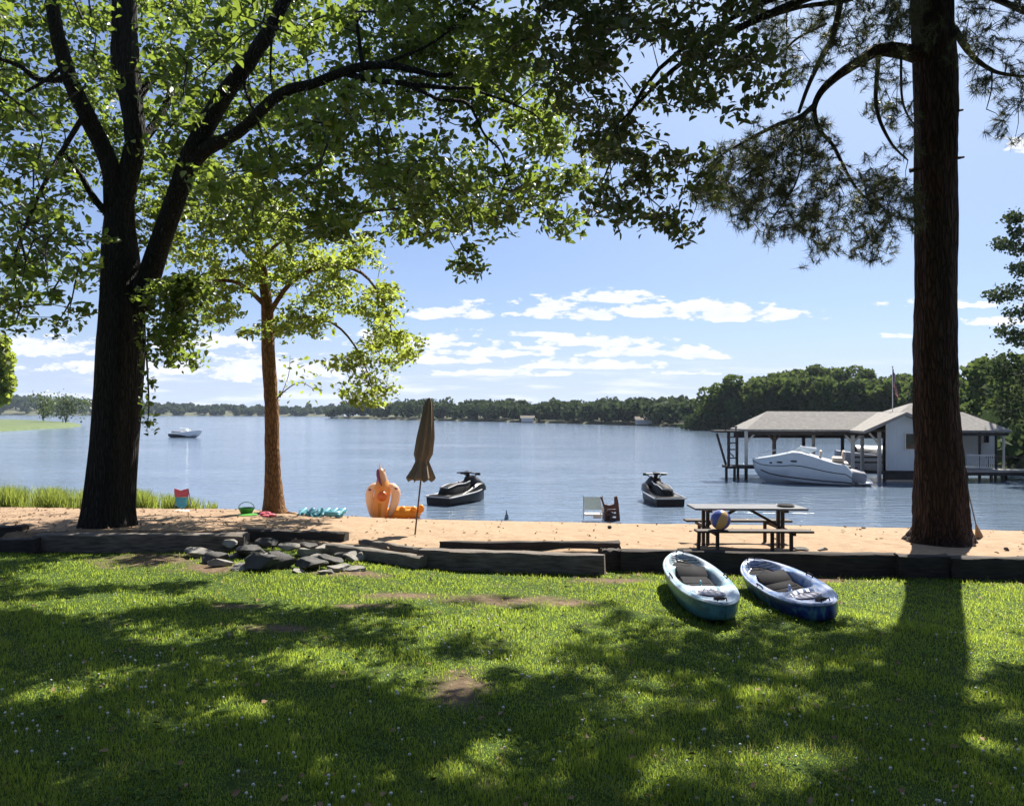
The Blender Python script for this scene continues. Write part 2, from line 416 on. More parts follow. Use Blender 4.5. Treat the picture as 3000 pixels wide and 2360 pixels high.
i = np.arange(nx-1)[None, :] + (np.arange(ny-1)*nx)[:, None]
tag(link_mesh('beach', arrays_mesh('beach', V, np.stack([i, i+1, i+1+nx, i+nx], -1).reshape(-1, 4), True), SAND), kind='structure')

# ------------------------------------------------------------------ water
m = bpy.data.materials.new('lake_water'); t = nt(m)
out = N(t, 'ShaderNodeOutputMaterial'); b = N(t, 'ShaderNodeBsdfPrincipled')
b.inputs['Base Color'].default_value = (.11, .15, .205, 1); b.inputs['Roughness'].default_value = .09; b.inputs['IOR'].default_value = 1.33
v1 = coords(t, (.35, 1, 1)); v2 = coords(t, (.5, 1, 1)); v3 = coords(t, (.12, .3, 1))
h1 = noise(t, v1, 2.6, 4, .55, .4); h2 = noise(t, v2, .55, 3, .5, .3); h3 = noise(t, v3, .35, 3)
g1 = N(t, 'ShaderNodeMath', operation='MULTIPLY'); L(t, h1, g1.inputs[0]); L(t, ramp(t, h3, [(.3, (.5, .5, .5)), (.7, (1.9, 1.9, 1.9))]), g1.inputs[1])
s1 = N(t, 'ShaderNodeMath', operation='MULTIPLY_ADD'); L(t, h2, s1.inputs[0]); s1.inputs[1].default_value = 1.1; L(t, g1.outputs[0], s1.inputs[2])
bn = N(t, 'ShaderNodeBump'); bn.inputs['Strength'].default_value = 1.0; bn.inputs['Distance'].default_value = .060
L(t, s1.outputs[0], bn.inputs['Height']); L(t, bn.outputs[0], b.inputs['Normal']); L(t, b.outputs[0], out.inputs[0]); WAT = m
mb = MB(); mb.add([(-1300, 18, 0), (1300, 18, 0), (1300, 1500, 0), (-1300, 1500, 0)], [(0, 1, 2, 3)])
o = mb.build('lake_water', WAT); o.location = (0, 0, WATER); tag(o, kind='structure')

# ------------------------------------------------------------------ distant land
HILL = M('wood_floor', (.05, .07, .025), (.09, .08, .045), .95, .4)
def land_strip(name, line, offs, mat, wig=0.4):
    line = [np.array(p, float) for p in line]; pts = []
    for i, p in enumerate(line):
        a = line[max(i-1, 0)]; c = line[min(i+1, len(line)-1)]
        d = c-a; d /= np.linalg.norm(d); n = np.array([-d[1], d[0]])
        pts.append((p, n))
    rows = []
    for dist, h in offs:
        rows.append([(*(p+n*dist), WATER+h+(random.uniform(-wig, wig)*min(1, dist/10) if dist > 0 else 0)) for p, n in pts])
    mb = MB(); mb.loft([[Vector(q) for q in r] for r in rows], False, False)
    o = mb.build(name, mat, smooth=True); tag(o, kind='structure'); return o
far_l = [Wp(px, 1212+(px-1500)*.0045+9.5) for px in (-500, -100, 300, 700, 1000)]
land_strip('far_shore', [(p.x, p.y) for p in far_l], [(0, -.6), (4, .8), (40, 5), (200, 9)], HILL)
mid_px = [(960, 1225), (1150, 1229), (1350, 1233), (1500, 1236), (1700, 1241), (1900, 1247), (2120, 1255)]
mid_l = [Wp(a, b_) for a, b_ in mid_px]
land_strip('peninsula', [(p.x, p.y) for p in mid_l], [(0, -.6), (2, .6), (25, 2.0), (80, 3)], HILL)
BANK = [(38, 172), (41, 163), (50, 150), (60, 140), (63, 118), (56, 92), (46, 72), (36, 56), (31, 46), (29, 36), (28, 28)]
land_strip('wooded_bank', BANK[::-1] and [(x, y) for x, y in BANK], [(0, -.8), (2, .5), (12, 1.6), (40, 5), (120, 10)], HILL)
SPITC = Wp(20, 1262)
GRS = M('bank_grass', (.05, .085, .022), (.10, .13, .04), .9, .6, detail=8)
pts = [Wp(a, b_) for a, b_ in [(-700, 1290), (-300, 1280), (0, 1264), (120, 1257), (215, 1252), (245, 1247), (215, 1240), (100, 1233), (-100, 1229), (-700, 1229)]]
mb = MB(); cx = sum((p for p in pts), Vector())/len(pts)
rings = [[p + Vector((0, 0, -.4)) for p in pts], [p.lerp(cx, .03)+Vector((0, 0, .35)) for p in pts], [p.lerp(cx, .25)+Vector((0, 0, .7)) for p in pts]]
mb.loft(rings, True, True); tag(mb.build('grassy_spit', GRS, smooth=True), kind='structure')
# ------------------------------------------------------------------ leaves and trees
def unit(v): return v/np.maximum(np.linalg.norm(v, axis=-1, keepdims=True), 1e-9)
def leaves(name, C, size, mat, parent, droop=.5, wid=.62, loc=None, rng=RNG):
    n = len(C)
    a = unit(np.stack([rng.normal(0, 1, n), rng.normal(0, 1, n), rng.normal(-droop, .5, n)], 1))
    up = np.stack([rng.normal(0, .55, n), rng.normal(0, .55, n), np.ones(n)], 1)
    b = unit(np.cross(a, up)); nn = np.cross(b, a)
    s = (size*rng.uniform(.5, 1.35, n))[:, None]
    w = s*wid*.5*rng.uniform(.8, 1.15, (n, 1))
    base = C - a*s*.5
    P6 = np.stack([base, base+a*s*.33+b*w+nn*s*.10, base+a*s*.70+b*w*.72+nn*s*.06, base+a*s-nn*s*.07, base+a*s*.70-b*w*.72+nn*s*.06, base+a*s*.33-b*w+nn*s*.10], 1)
    o = np.zeros(3) if loc is None else np.array(loc)
    V = (P6-o).reshape(-1, 3)
    i = (np.arange(n)*6)[:, None]
    Fc = np.concatenate([i+np.array([[0, 1, 2, 3]]), i+np.array([[0, 3, 4, 5]])], 0)
    return link_mesh(name, arrays_mesh(name, V, Fc), mat, parent)
def needles(name, C, D, mat, parent, Ln=.185, k=48, w=.0046, loc=None, rng=RNG, spread=.9):
    n = len(C)
    d = unit(np.repeat(D, k, 0)*.75 + rng.normal(0, spread*.62, (n*k, 3)))
    c = np.repeat(C, k, 0) - d*.0 + np.repeat(D, k, 0)*rng.uniform(-.13, .07, (n*k, 1))
    s = unit(np.cross(d, rng.normal(0, 1, (n*k, 3))))*w
    ln = Ln*rng.uniform(.6, 1.15, (n*k, 1))*np.repeat(rng.uniform(.6, 1.2, (n, 1)), k, 0)
    V = np.stack([c-s, c+s, c+d*ln+np.array([0, 0, -.02])], 1)
    o = np.zeros(3) if loc is None else np.array(loc)
    V = (V-o).reshape(-1, 3); i = (np.arange(n*k)*3)[:, None]
    return link_mesh(name, arrays_mesh(name, V, i+np.array([[0, 1, 2]])), mat, parent)
def inpoly(x, y, poly):
    r = np.zeros(len(x), bool); n = len(poly)
    for i in range(n):
        x1, y1 = poly[i]; x2, y2 = poly[(i+1) % n]
        c = ((y1 > y) != (y2 > y)) & (x < (x2-x1)*(y-y1)/((y2-y1) or 1e-9)+x1)
        r ^= c
    return r
def poly_pts(poly, n, rng=RNG):
    xs = [p[0] for p in poly]; ys = [p[1] for p in poly]; out = []
    while len(out) < n:
        x = rng.uniform(min(xs), max(xs), n*3); y = rng.uniform(min(ys), max(ys), n*3)
        k = inpoly(x, y, poly); out += list(zip(x[k], y[k]))
    return out[:n]
def limb(px, rad, k=5):                  # px: (photo x, photo y, distance) points on the limb's axis
    pts = [P(*p) for p in px]
    q = spline([tuple(p) for p in pts], k); rr = np.interp(np.linspace(0, 1, len(q)), np.linspace(0, 1, len(rad)), rad)
    return [Vector(x) for x in q], list(rr)
def connect(mb, starts, tips, r0=.02, r1=.010, maxlen=3.2):
    """grow twigs out from the limbs so that each leaf clump hangs on one"""
    nodes = [np.array(p) for p in starts]; lev = [0]*len(nodes)
    arr = np.array(nodes); tips = np.array(tips)
    d0 = np.array([np.min(np.linalg.norm(arr-t_, axis=1)) for t_ in tips]); order = np.argsort(d0)
    for j in order:
        p = tips[j]; d = np.linalg.norm(arr-p, axis=1); i = int(np.argmin(d))
        q = arr[i]; l = d[i]
        if l < .05: continue
        mid = (p+q)/2 + RNG.normal(0, .07, 3)*l + np.array([0, 0, .08*l])
        ra = r0 if l > 1.0 else r0*.7
        mb.tube([q, mid, p], [ra, ra*.7, r1*.6], 4, False)
        new = [mid, p] if l > .5 else [p]
        arr = np.vstack([arr, new])
def clump_leaves(cl, n, r, rng=RNG, flat=.7, rr=None):
    cl = np.array(cl); k = len(cl)
    u = unit(rng.normal(0, 1, (k*n, 3)))*(rng.uniform(0, 1, (k*n, 1))**.45)
    rad = (r if rr is None else np.repeat(rr, n)[:, None])
    return np.repeat(cl, n, 0) + u*rad*np.array([1, 1, flat])

BARK = barkmat('dark_bark', (.006, .005, .004), (.030, .025, .020), 22, 3, 1.0)
PINEB = barkmat('pine_bark', (.008, .005, .004), (.050, .029, .020), 17, 2.6, 1.0, .05)
ORB = barkmat('reddish_bark', (.06, .03, .015), (.24, .125, .055), 20, 5, .6)
TWIG = M('twig_bark', (.02, .016, .012), (.05, .04, .03), .9, 8)
LEAF = leafmat('maple_leaf', (.014, .038, .013), (.045, .082, .022), (.31, .42, .055), .46, clump=1.1)
LEAFY = leafmat('young_leaf', (.045, .08, .015), (.10, .13, .025), (.44, .53, .07), .52, clump=.9)
LEAFD = leafmat('dark_leaf', (.018, .034, .014), (.04, .062, .02), (.20, .25, .05), .38, clump=1.1)
NEED = leafmat('pine_needle', (.022, .036, .014), (.06, .075, .028), (.12, .14, .04), .3, rough=.5)

# bright gaps in the shade on the lawn (photo-pixel ellipses): the crowns are thin where these would be shaded
SUNNY = [(250, 1672, 330, 22), (900, 1690, 420, 24), (1000, 1752, 200, 20), (1480, 1680, 330, 18), (250, 1775, 220, 20), (700, 1752, 160, 16), (980, 1940, 120, 42), (220, 2010, 130, 24), (1450, 1835, 260, 24), (1770, 1860, 260, 40), (1890, 1700, 110, 40), (1880, 2030, 180, 70), (2090, 1890, 120, 45), (2240, 2060, 170, 55), (2540, 1770, 95, 85), (2900, 1730, 150, 70), (2890, 1900, 120, 70), (2420, 1960, 120, 36), (1345, 1990, 60, 30), (2850, 2200, 110, 40), (660, 2080, 110, 20), (1500, 2290, 120, 30), (2260, 2300, 160, 26), (500, 1880, 200, 18), (2060, 1790, 120, 20), (2960, 2080, 60, 40), (1600, 1950, 100, 40)]
def shadow_px(pts):
    pts = np.atleast_2d(pts); s = np.array(SUN)
    q = pts.copy(); z = -.25*np.ones(len(pts))
    for _ in range(3):
        k = (pts[:, 2]-z)/s[2]; q = pts - s*k[:, None]; z = lawn_z(q[:, 0], q[:, 1])
    return q
def is_sunny(px, grow=1.0, ax=0, ay=0, which=None):
    r = np.zeros(len(px), bool)
    for a, b_, rx, ry in (SUNNY if which is None else which):
        r |= ((px[:, 0]-a)/(rx*grow+ax))**2+((px[:, 1]-b_)/(ry*grow+ay))**2 < 1
    return r

for _ in range(46):
    y_ = 1760+540*random.random(); SUNNY.append((random.uniform(0, 3000), y_, random.uniform(40, 110)*(y_/2000)**2, random.uniform(9, 22)*(y_/2000)**2))
DARK = [(120, 1735, 170, 20), (430, 1706, 150, 18), (600, 1800, 260, 22), (880, 1828, 260, 22), (1500, 1716, 200, 14), (1760, 1705, 90, 14), (300, 1845, 260, 24), (60, 1830, 120, 30), (1250, 1860, 220, 20), (2250, 1830, 200, 18), (2400, 1905, 130, 20), (2860, 1790, 130, 14), (2950, 1850, 90, 20), (1180, 1790, 150, 14)]
# --- crown outlines seen from the lawn (photo pixels)
P_MAPLE = [(-250, -120), (-250, 960), (-20, 950), (90, 985), (180, 965), (240, 930), (290, 800), (420, 830), (450, 720), (700, 690), (1040, 700), (1080, 640), (1140, 690), (1260, 690), (1300, 640), (1330, 700), (1360, 815), (1390, 800), (1400, 690), (1480, 670), (1560, 600), (1640, 685), (1670, 680), (1660, 590), (1730, 540), (1700, 420), (1620, 280), (1560, 100), (1600, -120)]
P_MAPLE_GAP = [(1270, 330), (1430, 320), (1560, 420), (1640, 470), (1560, 520), (1430, 430), (1330, 400)]
P_MAPLE_LOW = [(430, 850), (560, 800), (650, 880), (630, 960), (565, 1060), (525, 1085), (480, 1040), (445, 980)]
P_YOUNG = [(600, 930), (560, 820), (470, 760), (450, 600), (540, 500), (700, 470), (830, 590), (980, 640), (1090, 700), (1130, 800), (1170, 850), (1150, 920), (1225, 1010), (1230, 1060), (1150, 1060), (1175, 1150), (1110, 1185), (1030, 1180), (1000, 1100), (960, 1010), (900, 985), (740, 985), (650, 965)]
P_SHADE = [(1600, -120), (1560, 100), (1620, 300), (1720, 440), (1740, 560), (1750, 640), (1830, 650), (1850, 570), (1885, 560), (1905, 650), (1960, 690), (2000, 725), (2040, 690), (2060, 600), (2130, 560), (2080, 480), (2050, 420), (2080, 320), (2200, 320), (2260, 310), (2270, 220), (2230, 120), (2250, -120)]
P_SHADE_GAP = [(1830, 120), (1960, 90), (2000, 180), (1890, 230), (1800, 330), (1770, 250)]
P_SHADE_GAP2 = [(2060, 430), (1960, 470), (1900, 420), (2000, 330), (2120, 300)]
P_PINE_A = [(2060, 450), (2180, 390), (2330, 350), (2420, 340), (2450, 430), (2500, 520), (2590, 490), (2680, 560), (2720, 640), (2690, 690), (2600, 660), (2580, 740), (2530, 765), (2500, 700), (2440, 745), (2390, 740), (2400, 690), (2300, 690), (2200, 675), (2110, 620), (2040, 600)]
P_PINE_B = [(2180, -120), (2720, -120), (2720, 130), (2640, 170), (2700, 300), (2680, 480), (2620, 470), (2560, 380), (2530, 200), (2440, 190), (2300, 240), (2230, 200)]
P_PINE_C = [(2780, -120), (3250, -120), (3250, 420), (2960, 430), (2900, 360), (2830, 330), (2850, 230), (2790, 100)]

# --- shade clumps: back-project the shaded lawn along the sun to foliage above the frame
def shade_clumps(n):
    out = []
    for _ in range(n*12):
        if len(out) >= n: break
        y = RNG.uniform(3.5, 14.5); x = RNG.uniform(-.75*y-1.5, .72*y+2.0)
        q = np.array([x, y, float(lawn_z(np.array(x), np.array(y)))])
        if is_sunny(proj(q), 1.0, 45, 15)[0]: continue
        z = 8.5+8*RNG.uniform(0, 1)**1.6
        p = q + np.array(SUN)*((z-q[2])/SUN.z)
        pp = proj(p)[0]
        if pp[1] > -60 and -80 < pp[0] < 3080: continue
        out.append(p)
    return np.array(out)
SHC = shade_clumps(1750)
own = np.where(SHC[:, 0] < .8, 0, 1)

def pick_depth(x, y, lo, hi, mean, sd):
    """a depth for a clump seen at (x, y): of a few tries the one whose shadow suits the lawn best"""
    Y = np.clip(RNG.normal(mean, sd, 7), lo, hi); pts = np.array([tuple(P(x, y, v)) for v in Y])
    q = shadow_px(pts); px = proj(q); on = q[:, 1] < wall_y(q[:, 0])
    sc = np.where(on & is_sunny(px, 1, 30, 10, DARK), 2, 0)-np.where(on & is_sunny(px, 1, 30, 10), 3, 0)+RNG.uniform(0, .5, 7)
    return Y[int(np.argmax(sc))]
def keep_sunny(cl, prob):
    """thin out clumps that would shade the lawn's bright gaps"""
    q = shadow_px(cl); px = proj(q); s = is_sunny(px, .95) & (q[:, 1] < wall_y(q[:, 0]))
    return np.array(cl)[~(s & (RNG.uniform(0, 1, len(cl)) < prob))]

# --- the big maple on the left
bx = G(318, 1546); BY = bx.y+.5
root = thing('maple_tree', 'big dark forked tree at the left whose leafy limbs fill the top of the view', 'tree', (bx.x, BY, float(beach_z(bx.x, BY))-.1))
mb = MB()
tp, tr = limb([(312, 1572, BY), (318, 1500, BY), (335, 1300, BY), (348, 1130, BY), (356, 1000, BY), (358, 900, BY), (355, 800, BY), (351, 700, BY), (353, 610, BY), (372, 525, BY-.1)], [.64, .55, .49, .47, .49, .47, .40, .345, .285, .235], 6)
n = 22; rings = []
for i, (p, r) in enumerate(zip(tp, tr)):
    fl = max(0, 1-i/7)
    rings.append([p+Vector((math.cos(a)*r*(1+.06*math.sin(5*a+1)+.04*math.sin(9*a+i*.3)+fl*.16*math.sin(4*a+.6)**2), math.sin(a)*r*(1+.06*math.sin(5*a+1)+fl*.1), 0)) for a in [2*math.pi*j/n for j in range(n)]])
mb.loft(rings); mb.build('trunk', BARK, root, True)
LIMBS = [
    ([(352, 640, BY), (372, 530, BY-.1), (395, 420, BY-.2), (385, 300, BY-.2), (368, 200, BY-.2), (365, 60, BY-.2), (360, -200, BY-.2), (380, -500, BY-.3)], [.25, .235, .22, .25, .31, .28, .22, .12]),
    ([(338, 640, BY), (325, 500, BY-.3), (290, 410, BY-.5), (250, 330, BY-.8), (205, 230, BY-1.1), (170, 110, BY-1.3), (140, -60, BY-1.6), (80, -350, BY-2)], [.24, .20, .19, .18, .165, .15, .12, .06]),
    ([(405, 900, BY), (440, 800, BY-.1), (480, 680, BY-.3), (520, 570, BY-.5), (560, 460, BY-.8), (630, 320, BY-1.2), (700, 220, BY-1.5), (770, 120, BY-1.8), (820, 30, BY-2), (950, -250, BY-2.4)], [.30, .25, .23, .22, .23, .19, .17, .15, .13, .07]),
    ([(545, 500, BY-.7), (600, 440, BY-1), (660, 410, BY-1.2), (720, 370, BY-1.6), (790, 300, BY-2.2), (850, 262, BY-2.6), (920, 245, BY-2.8), (985, 218, BY-3), (1060, 195, BY-3.2), (1140, 192, BY-3.3), (1210, 205, BY-3.5), (1280, 222, BY-3.6), (1330, 214, BY-3.7)], [.17, .15, .13, .12, .11, .10, .09, .085, .08, .07, .06, .045, .025]),
    ([(1010, 215, BY-3), (1080, 232, BY-3.2), (1170, 243, BY-3.4), (1250, 252, BY-3.6), (1320, 258, BY-3.8), (1380, 258, BY-3.9), (1420, 275, BY-4), (1465, 290, BY-4.1), (1560, 330, BY-4.5)], [.06, .055, .05, .045, .035, .03, .027, .022, .012]),
    ([(1180, 243, BY-3.4), (1240, 270, BY-3.6), (1290, 292, BY-3.7), (1365, 300, BY-3.9), (1395, 345, BY-4), (1420, 395, BY-4.1), (1470, 450, BY-4.3), (1500, 560, BY-4.5)], [.04, .035, .032, .03, .026, .022, .018, .01]),
    ([(1062, 195, BY-3.2), (1055, 140, BY-3.2), (1045, 60, BY-3.3), (1040, -60, BY-3.4)], [.045, .04, .035, .03]),
    ([(1100, 193, BY-3.2), (1180, 165, BY-3.4), (1260, 130, BY-3.7), (1350, 60, BY-4), (1430, -40, BY-4.5)], [.035, .03, .025, .02, .012]),
    ([(338, 640, BY), (300, 610, BY-.2), (265, 565, BY-.4), (240, 520, BY-.5), (190, 450, BY-.7)], [.11, .085, .07, .055, .03]),
    ([(205, 230, BY-1.1), (110, 232, BY-1.2), (50, 190, BY-1.4), (-80, 150, BY-1.6)], [.08, .055, .045, .03]),
    ([(190, 190, BY-1.1), (110, 250, BY-1.5), (0, 300, BY-1.9), (-120, 330, BY-2.3)], [.05, .035, .03, .02]),
    ([(385, 330, BY-.2), (450, 230, BY+.4), (520, 270, BY+.9), (590, 320, BY+1.4)], [.10, .08, .06, .04]),
    ([(400, 430, BY-.2), (470, 340, BY+.5), (540, 180, BY+1.2), (600, 0, BY+1.8), (650, -250, BY+2.4)], [.12, .10, .08, .06, .04]),
    ([(710, 215, BY-1.5), (722, 270, BY-1.6), (745, 330, BY-1.7), (770, 400, BY-1.8), (800, 480, BY-2)], [.05, .04, .035, .025, .015]),
    ([(800, 60, BY-2), (792, 200, BY-2.1), (800, 290, BY-2.3)], [.03, .022, .012]),
    ([(400, 870, BY-.4), (425, 1010, BY-.7), (432, 1090, BY-.75), (436, 1190, BY-.8), (430, 1260, BY-.85)], [.03, .025, .02, .014, .008]),
    ([(250, 330, BY-.8), (150, 500, BY-2), (80, 650, BY-2.8), (40, 780, BY-3.2), (60, 900, BY-3.3)], [.06, .045, .03, .02, .01]),
]
nodes = []
for pts, rad in LIMBS:
    q, rr = limb(pts, rad, 5); mb = MB(); mb.tube(q, rr, 10 if rad[0] > .08 else 6, True, .05); nodes += [tuple(x) for x in q]
    mb.build('limb', BARK, root, True)
LPX = []
for pts, rad in LIMBS[:10]+[([(338, 1000, BY), (345, 800, BY)], [.4, .4])]:
    for (x0, y0, d0), (x1, y1, d1) in zip(pts[:-1], pts[1:]):
        for f in np.linspace(0, 1, 5): LPX.append((x0+(x1-x0)*f, y0+(y1-y0)*f, max(rad)*.6*F/17, d0+(d1-d0)*f))
LPX = np.array(LPX)
cl = []
pp = poly_pts(P_MAPLE, 1360)
for x, y in pp:
    if inpoly(np.array([x]), np.array([y]), P_MAPLE_GAP)[0] and random.random() < .75: continue
    if x < 260 and random.random() < (.5 if y > 820 else .22): continue
    if 200 < x < 520 and 560 < y < 900 and random.random() < .45: continue
    bot = y > 480
    Yd = pick_depth(x, y, 10.8, BY+3.6, BY-1.8 if x < 900 else BY-3.0, 2.2)
    dd = np.hypot(LPX[:, 0]-x, LPX[:, 1]-y)-LPX[:, 2]; j_ = int(np.argmin(dd))
    if dd[j_] < 42:
        Yd = LPX[j_, 3]+random.uniform(.9, 2.8)
    cl.append(P(x, y, Yd))
for x, y in [(1300, 600), (1320, 640), (1345, 690), (1352, 730), (1368, 770), (1375, 800), (1340, 650), (1560, 600), (1600, 640), (1650, 685), (1290, 640), (1230, 690), (1130, 690)]:
    cl.append(P(x, y, BY-3.6+random.uniform(-.5, .5)))
for x, y in poly_pts(P_MAPLE_LOW, 70): cl.append(P(x, y, BY-1.2+random.uniform(-.8, .8)))
cl = [tuple(c) for c in keep_sunny(np.array([tuple(c) for c in cl]), .55)]
up = SHC[own == 0]; cl += [tuple(c) for c in up]
for y in range(1000, 1275, 22):             # the wisp of leaves beside the trunk
    cl_ = P(432+random.uniform(-16, 22), y, BY-.8)
    nodes.append(tuple(cl_))
tw = MB(); connect(tw, nodes, cl, .022, .009); tag(tw.build('branches', TWIG, root), kind='stuff')
C = np.concatenate([clump_leaves(cl[:-len(up)], 38, .46, rr=RNG.uniform(.25, .60, len(cl)-len(up)), flat=.5), clump_leaves(up, 36, .5, rr=RNG.uniform(.24, .42, len(up)))])
wisp = np.array([tuple(P(432+random.uniform(-22, 30), random.uniform(985, 1275), BY-.8+random.uniform(-.15, .15))) for _ in range(120)])
C = np.concatenate([C, wisp])
leaves('crown', C, .15, LEAF, root, loc=wloc(root))

# --- the young tree by the water
b2 = G(805, 1503); Y2 = b2.y+.2
root = thing('young_tree', 'slender tree with sunlit orange brown bark standing at the water edge', 'tree', (b2.x, Y2, float(beach_z(b2.x, Y2))-.05))
mb = MB()
q, rr = limb([(806, 1512, Y2), (803, 1480, Y2), (800, 1400, Y2), (797, 1300, Y2), (796, 1200, Y2), (790, 1100, Y2), (785, 1000, Y2), (782, 900, Y2), (770, 800, Y2), (755, 700, Y2), (745, 560, Y2)], [.40, .30, .225, .20, .19, .19, .18, .16, .13, .09, .04], 5)
mb.tube(q, rr, 14, True, .045)
for dx, dz in ((-70, 14), (95, 20), (40, 12), (-30, 12)):
    e = P(805+dx, 1500+dz, Y2-.1); mb.tube([q[2], q[0].lerp(e, .6)+Vector((0, 0, .08)), e], [.12, .07, .02], 6)
mb.build('trunk', ORB, root, True)
nodes = [tuple(p) for p in q[24:]]
for pts, rad in [([(783, 930, Y2), (850, 830, Y2-.5), (950, 780, Y2-.9), (1060, 800, Y2-1.2), (1130, 900, Y2-1.4), (1150, 1000, Y2-1.5)], [.09, .07, .055, .04, .025, .012]),
                 ([(785, 980, Y2), (880, 930, Y2-.3), (980, 950, Y2-.6), (1050, 1030, Y2-.8), (1090, 1130, Y2-.9)], [.06, .05, .035, .025, .012]),
                 ([(782, 900, Y2), (700, 830, Y2-.3), (610, 830, Y2-.7), (540, 900, Y2-1), (520, 1000, Y2-1.1)], [.08, .06, .045, .03, .012]),
                 ([(770, 800, Y2), (700, 720, Y2+.4), (640, 680, Y2+.8)], [.06, .04, .02]),
                 ([(762, 760, Y2), (850, 690, Y2+.5), (950, 680, Y2+1)], [.06, .04, .02]),
                 ([(800, 1180, Y2), (840, 1140, Y2-.1), (880, 1120, Y2-.2), (920, 1140, Y2-.3)], [.022, .016, .012, .006]),
                 ([(820, 1165, Y2), (845, 1100, Y2), (850, 1040, Y2)], [.014, .01, .006])]:
    q, rr = limb(pts, rad, 4); mb = MB(); mb.tube(q, rr, 6, True); mb.build('limb', ORB, root, True); nodes += [tuple(p) for p in q]
cl = []
for x, y in poly_pts(P_YOUNG, 440):
    if y > 780 and math.sin(x*.021+y*.012)+math.sin(y*.027-x*.008+2) > .95: continue
    cl.append(tuple(P(x, y, np.clip(RNG.normal(Y2-.4, 1.3), Y2-3, Y2+2.4))))
tw = MB(); connect(tw, nodes, cl, .016, .007); tag(tw.build('branches', TWIG, root), kind='stuff')
C = clump_leaves(cl, 40, .5, rr=RNG.uniform(.25, .55, len(cl)), flat=.5)
sparse = np.array([tuple(P(random.uniform(815, 940), random.uniform(1040, 1180), Y2-.2+random.uniform(-.3, .3))) for _ in range(70)])
leaves('crown', np.concatenate([C, sparse]), .15, LEAFY, root, loc=wloc(root))

# --- broadleaf tree to the right of the frame; its boughs hang into the top of the view
root = thing('shade_tree', 'dark broadleaf boughs hanging into the top centre, silhouetted against the sky', 'tree', (11.8, 10.5, float(lawn_z(11.8, 10.5))))
mb = MB(); tk = [(11.8, 10.5, -.5), (11.75, 10.5, 1.5), (11.6, 10.6, 4), (11.2, 10.8, 7), (10.4, 11.2, 9.5), (9.4, 11.6, 12), (8.6, 12, 15)]
q = spline(tk, 5); mb.tube(q, np.interp(np.linspace(0, 1, len(q)), [0, .2, 1], [.5, .36, .1]), 12, True, .04); mb.build('trunk', BARK, root, True)
nodes = [tuple(p) for p in q[18:]]
for pts, rad in [([(11, 10.9, 7.8), (9, 11.1, 9.2), (6.5, 11.4, 9.3), (4.2, 11.5, 8.6), (2.6, 11.6, 7.8), (1.6, 11.8, 6.9)], [.15, .12, .09, .06, .04, .015]),
                 ([(6.5, 11.4, 9.3), (4.4, 12.3, 9.2), (2.4, 12.9, 8.2), (1.5, 13.1, 6.4)], [.07, .05, .035, .012]),
                 ([(9, 11.1, 9.2), (7, 9.8, 9.6), (5, 9.2, 9.8), (3, 8.8, 9.6)], [.09, .06, .04, .02]),
                 ([(10, 11.4, 10.4), (8, 13, 12), (6, 14.5, 13.4), (4, 15.5, 14)], [.1, .07, .05, .02]),
                 ([(9.4, 11.6, 12), (6, 11.5, 13.6), (3, 12, 14.2), (1.5, 13, 14)], [.1, .07, .045, .02])]:
    q = spline(pts, 5); mb = MB(); mb.tube(q, np.interp(np.linspace(0, 1, len(q)), np.linspace(0, 1, len(rad)), rad), 7, True, .04); mb.build('limb', BARK, root, True); nodes += [tuple(p) for p in q]
cl = []
for x, y in poly_pts(P_SHADE, 380):
    g_ = inpoly(np.array([x]), np.array([y]), P_SHADE_GAP)[0] or inpoly(np.array([x]), np.array([y]), P_SHADE_GAP2)[0]
    if g_ and random.random() < .92: continue
    if math.sin(x*.031+y*.017)+math.sin(y*.033-x*.013+2) > .9: continue
    if x > 1900 and random.random() < .25: continue
    cl.append(tuple(P(x, y, pick_depth(x, y, 10, 15, 12, 1.5))))
cl = [tuple(c) for c in keep_sunny(np.array(cl), .45)]
cl += [tuple(c) for c in SHC[own == 1]]
tw = MB(); connect(tw, nodes, cl, .016, .006); tag(tw.build('branches', TWIG, root), kind='stuff')
n1_ = len(cl)-int((own == 1).sum())
C = np.concatenate([clump_leaves(cl[:n1_], 32, .4, rr=RNG.uniform(.2, .42, n1_), flat=.6), clump_leaves(cl[n1_:], 42, .4, rr=RNG.uniform(.24, .42, len(cl)-n1_))])
leaves('crown', C, .13, LEAFD, root, wid=.58, loc=wloc(root))

# --- the pine on the right
pb = G(2745, 1598); PY = pb.y+.42
root = thing('pine_tree', 'tall straight pine with rough reddish bark at the right above the beach', 'tree', (pb.x, PY, float(beach_z(pb.x, PY))-.05))
prof = [(2757, 1612, .86), (2757, 1596, .72), (2757, 1575, .615), (2757, 1540, .545), (2757, 1490, .505), (2756, 1400, .485), (2748, 1300, .44), (2742, 1200, .42), (2741, 1080, .412), (2741, 950, .40), (2741, 800, .392), (2742, 600, .39), (2742, 450, .40), (2741, 300, .405), (2735, 150, .41), (2731, 0, .40), (2728, -300, .38), (2724, -900, .32), (2720, -1700, .18)]
mb = MB(); q = spline([(*P(a, b_, PY), r) for a, b_, r in prof], 5); n = 30; rings = []
for i, p in enumerate(q):
    fl = max(0, 1-i/14)
    ring = []
    for j in range(n):
        a = 2*math.pi*j/n
        k = 1+.035*math.sin(7*a+.35*i)+.03*math.sin(11*a-.2*i+1)+.02*random.uniform(-1, 1)+fl*(.20*max(0, math.cos(a*2.5+.4))**2-.02)
        ring.append(Vector((p[0]+math.cos(a)*p[3]*k, p[1]+math.sin(a)*p[3]*k, p[2])))
    rings.append(ring)
mb.loft(rings); trunk = mb.build('trunk', PINEB, root, True)
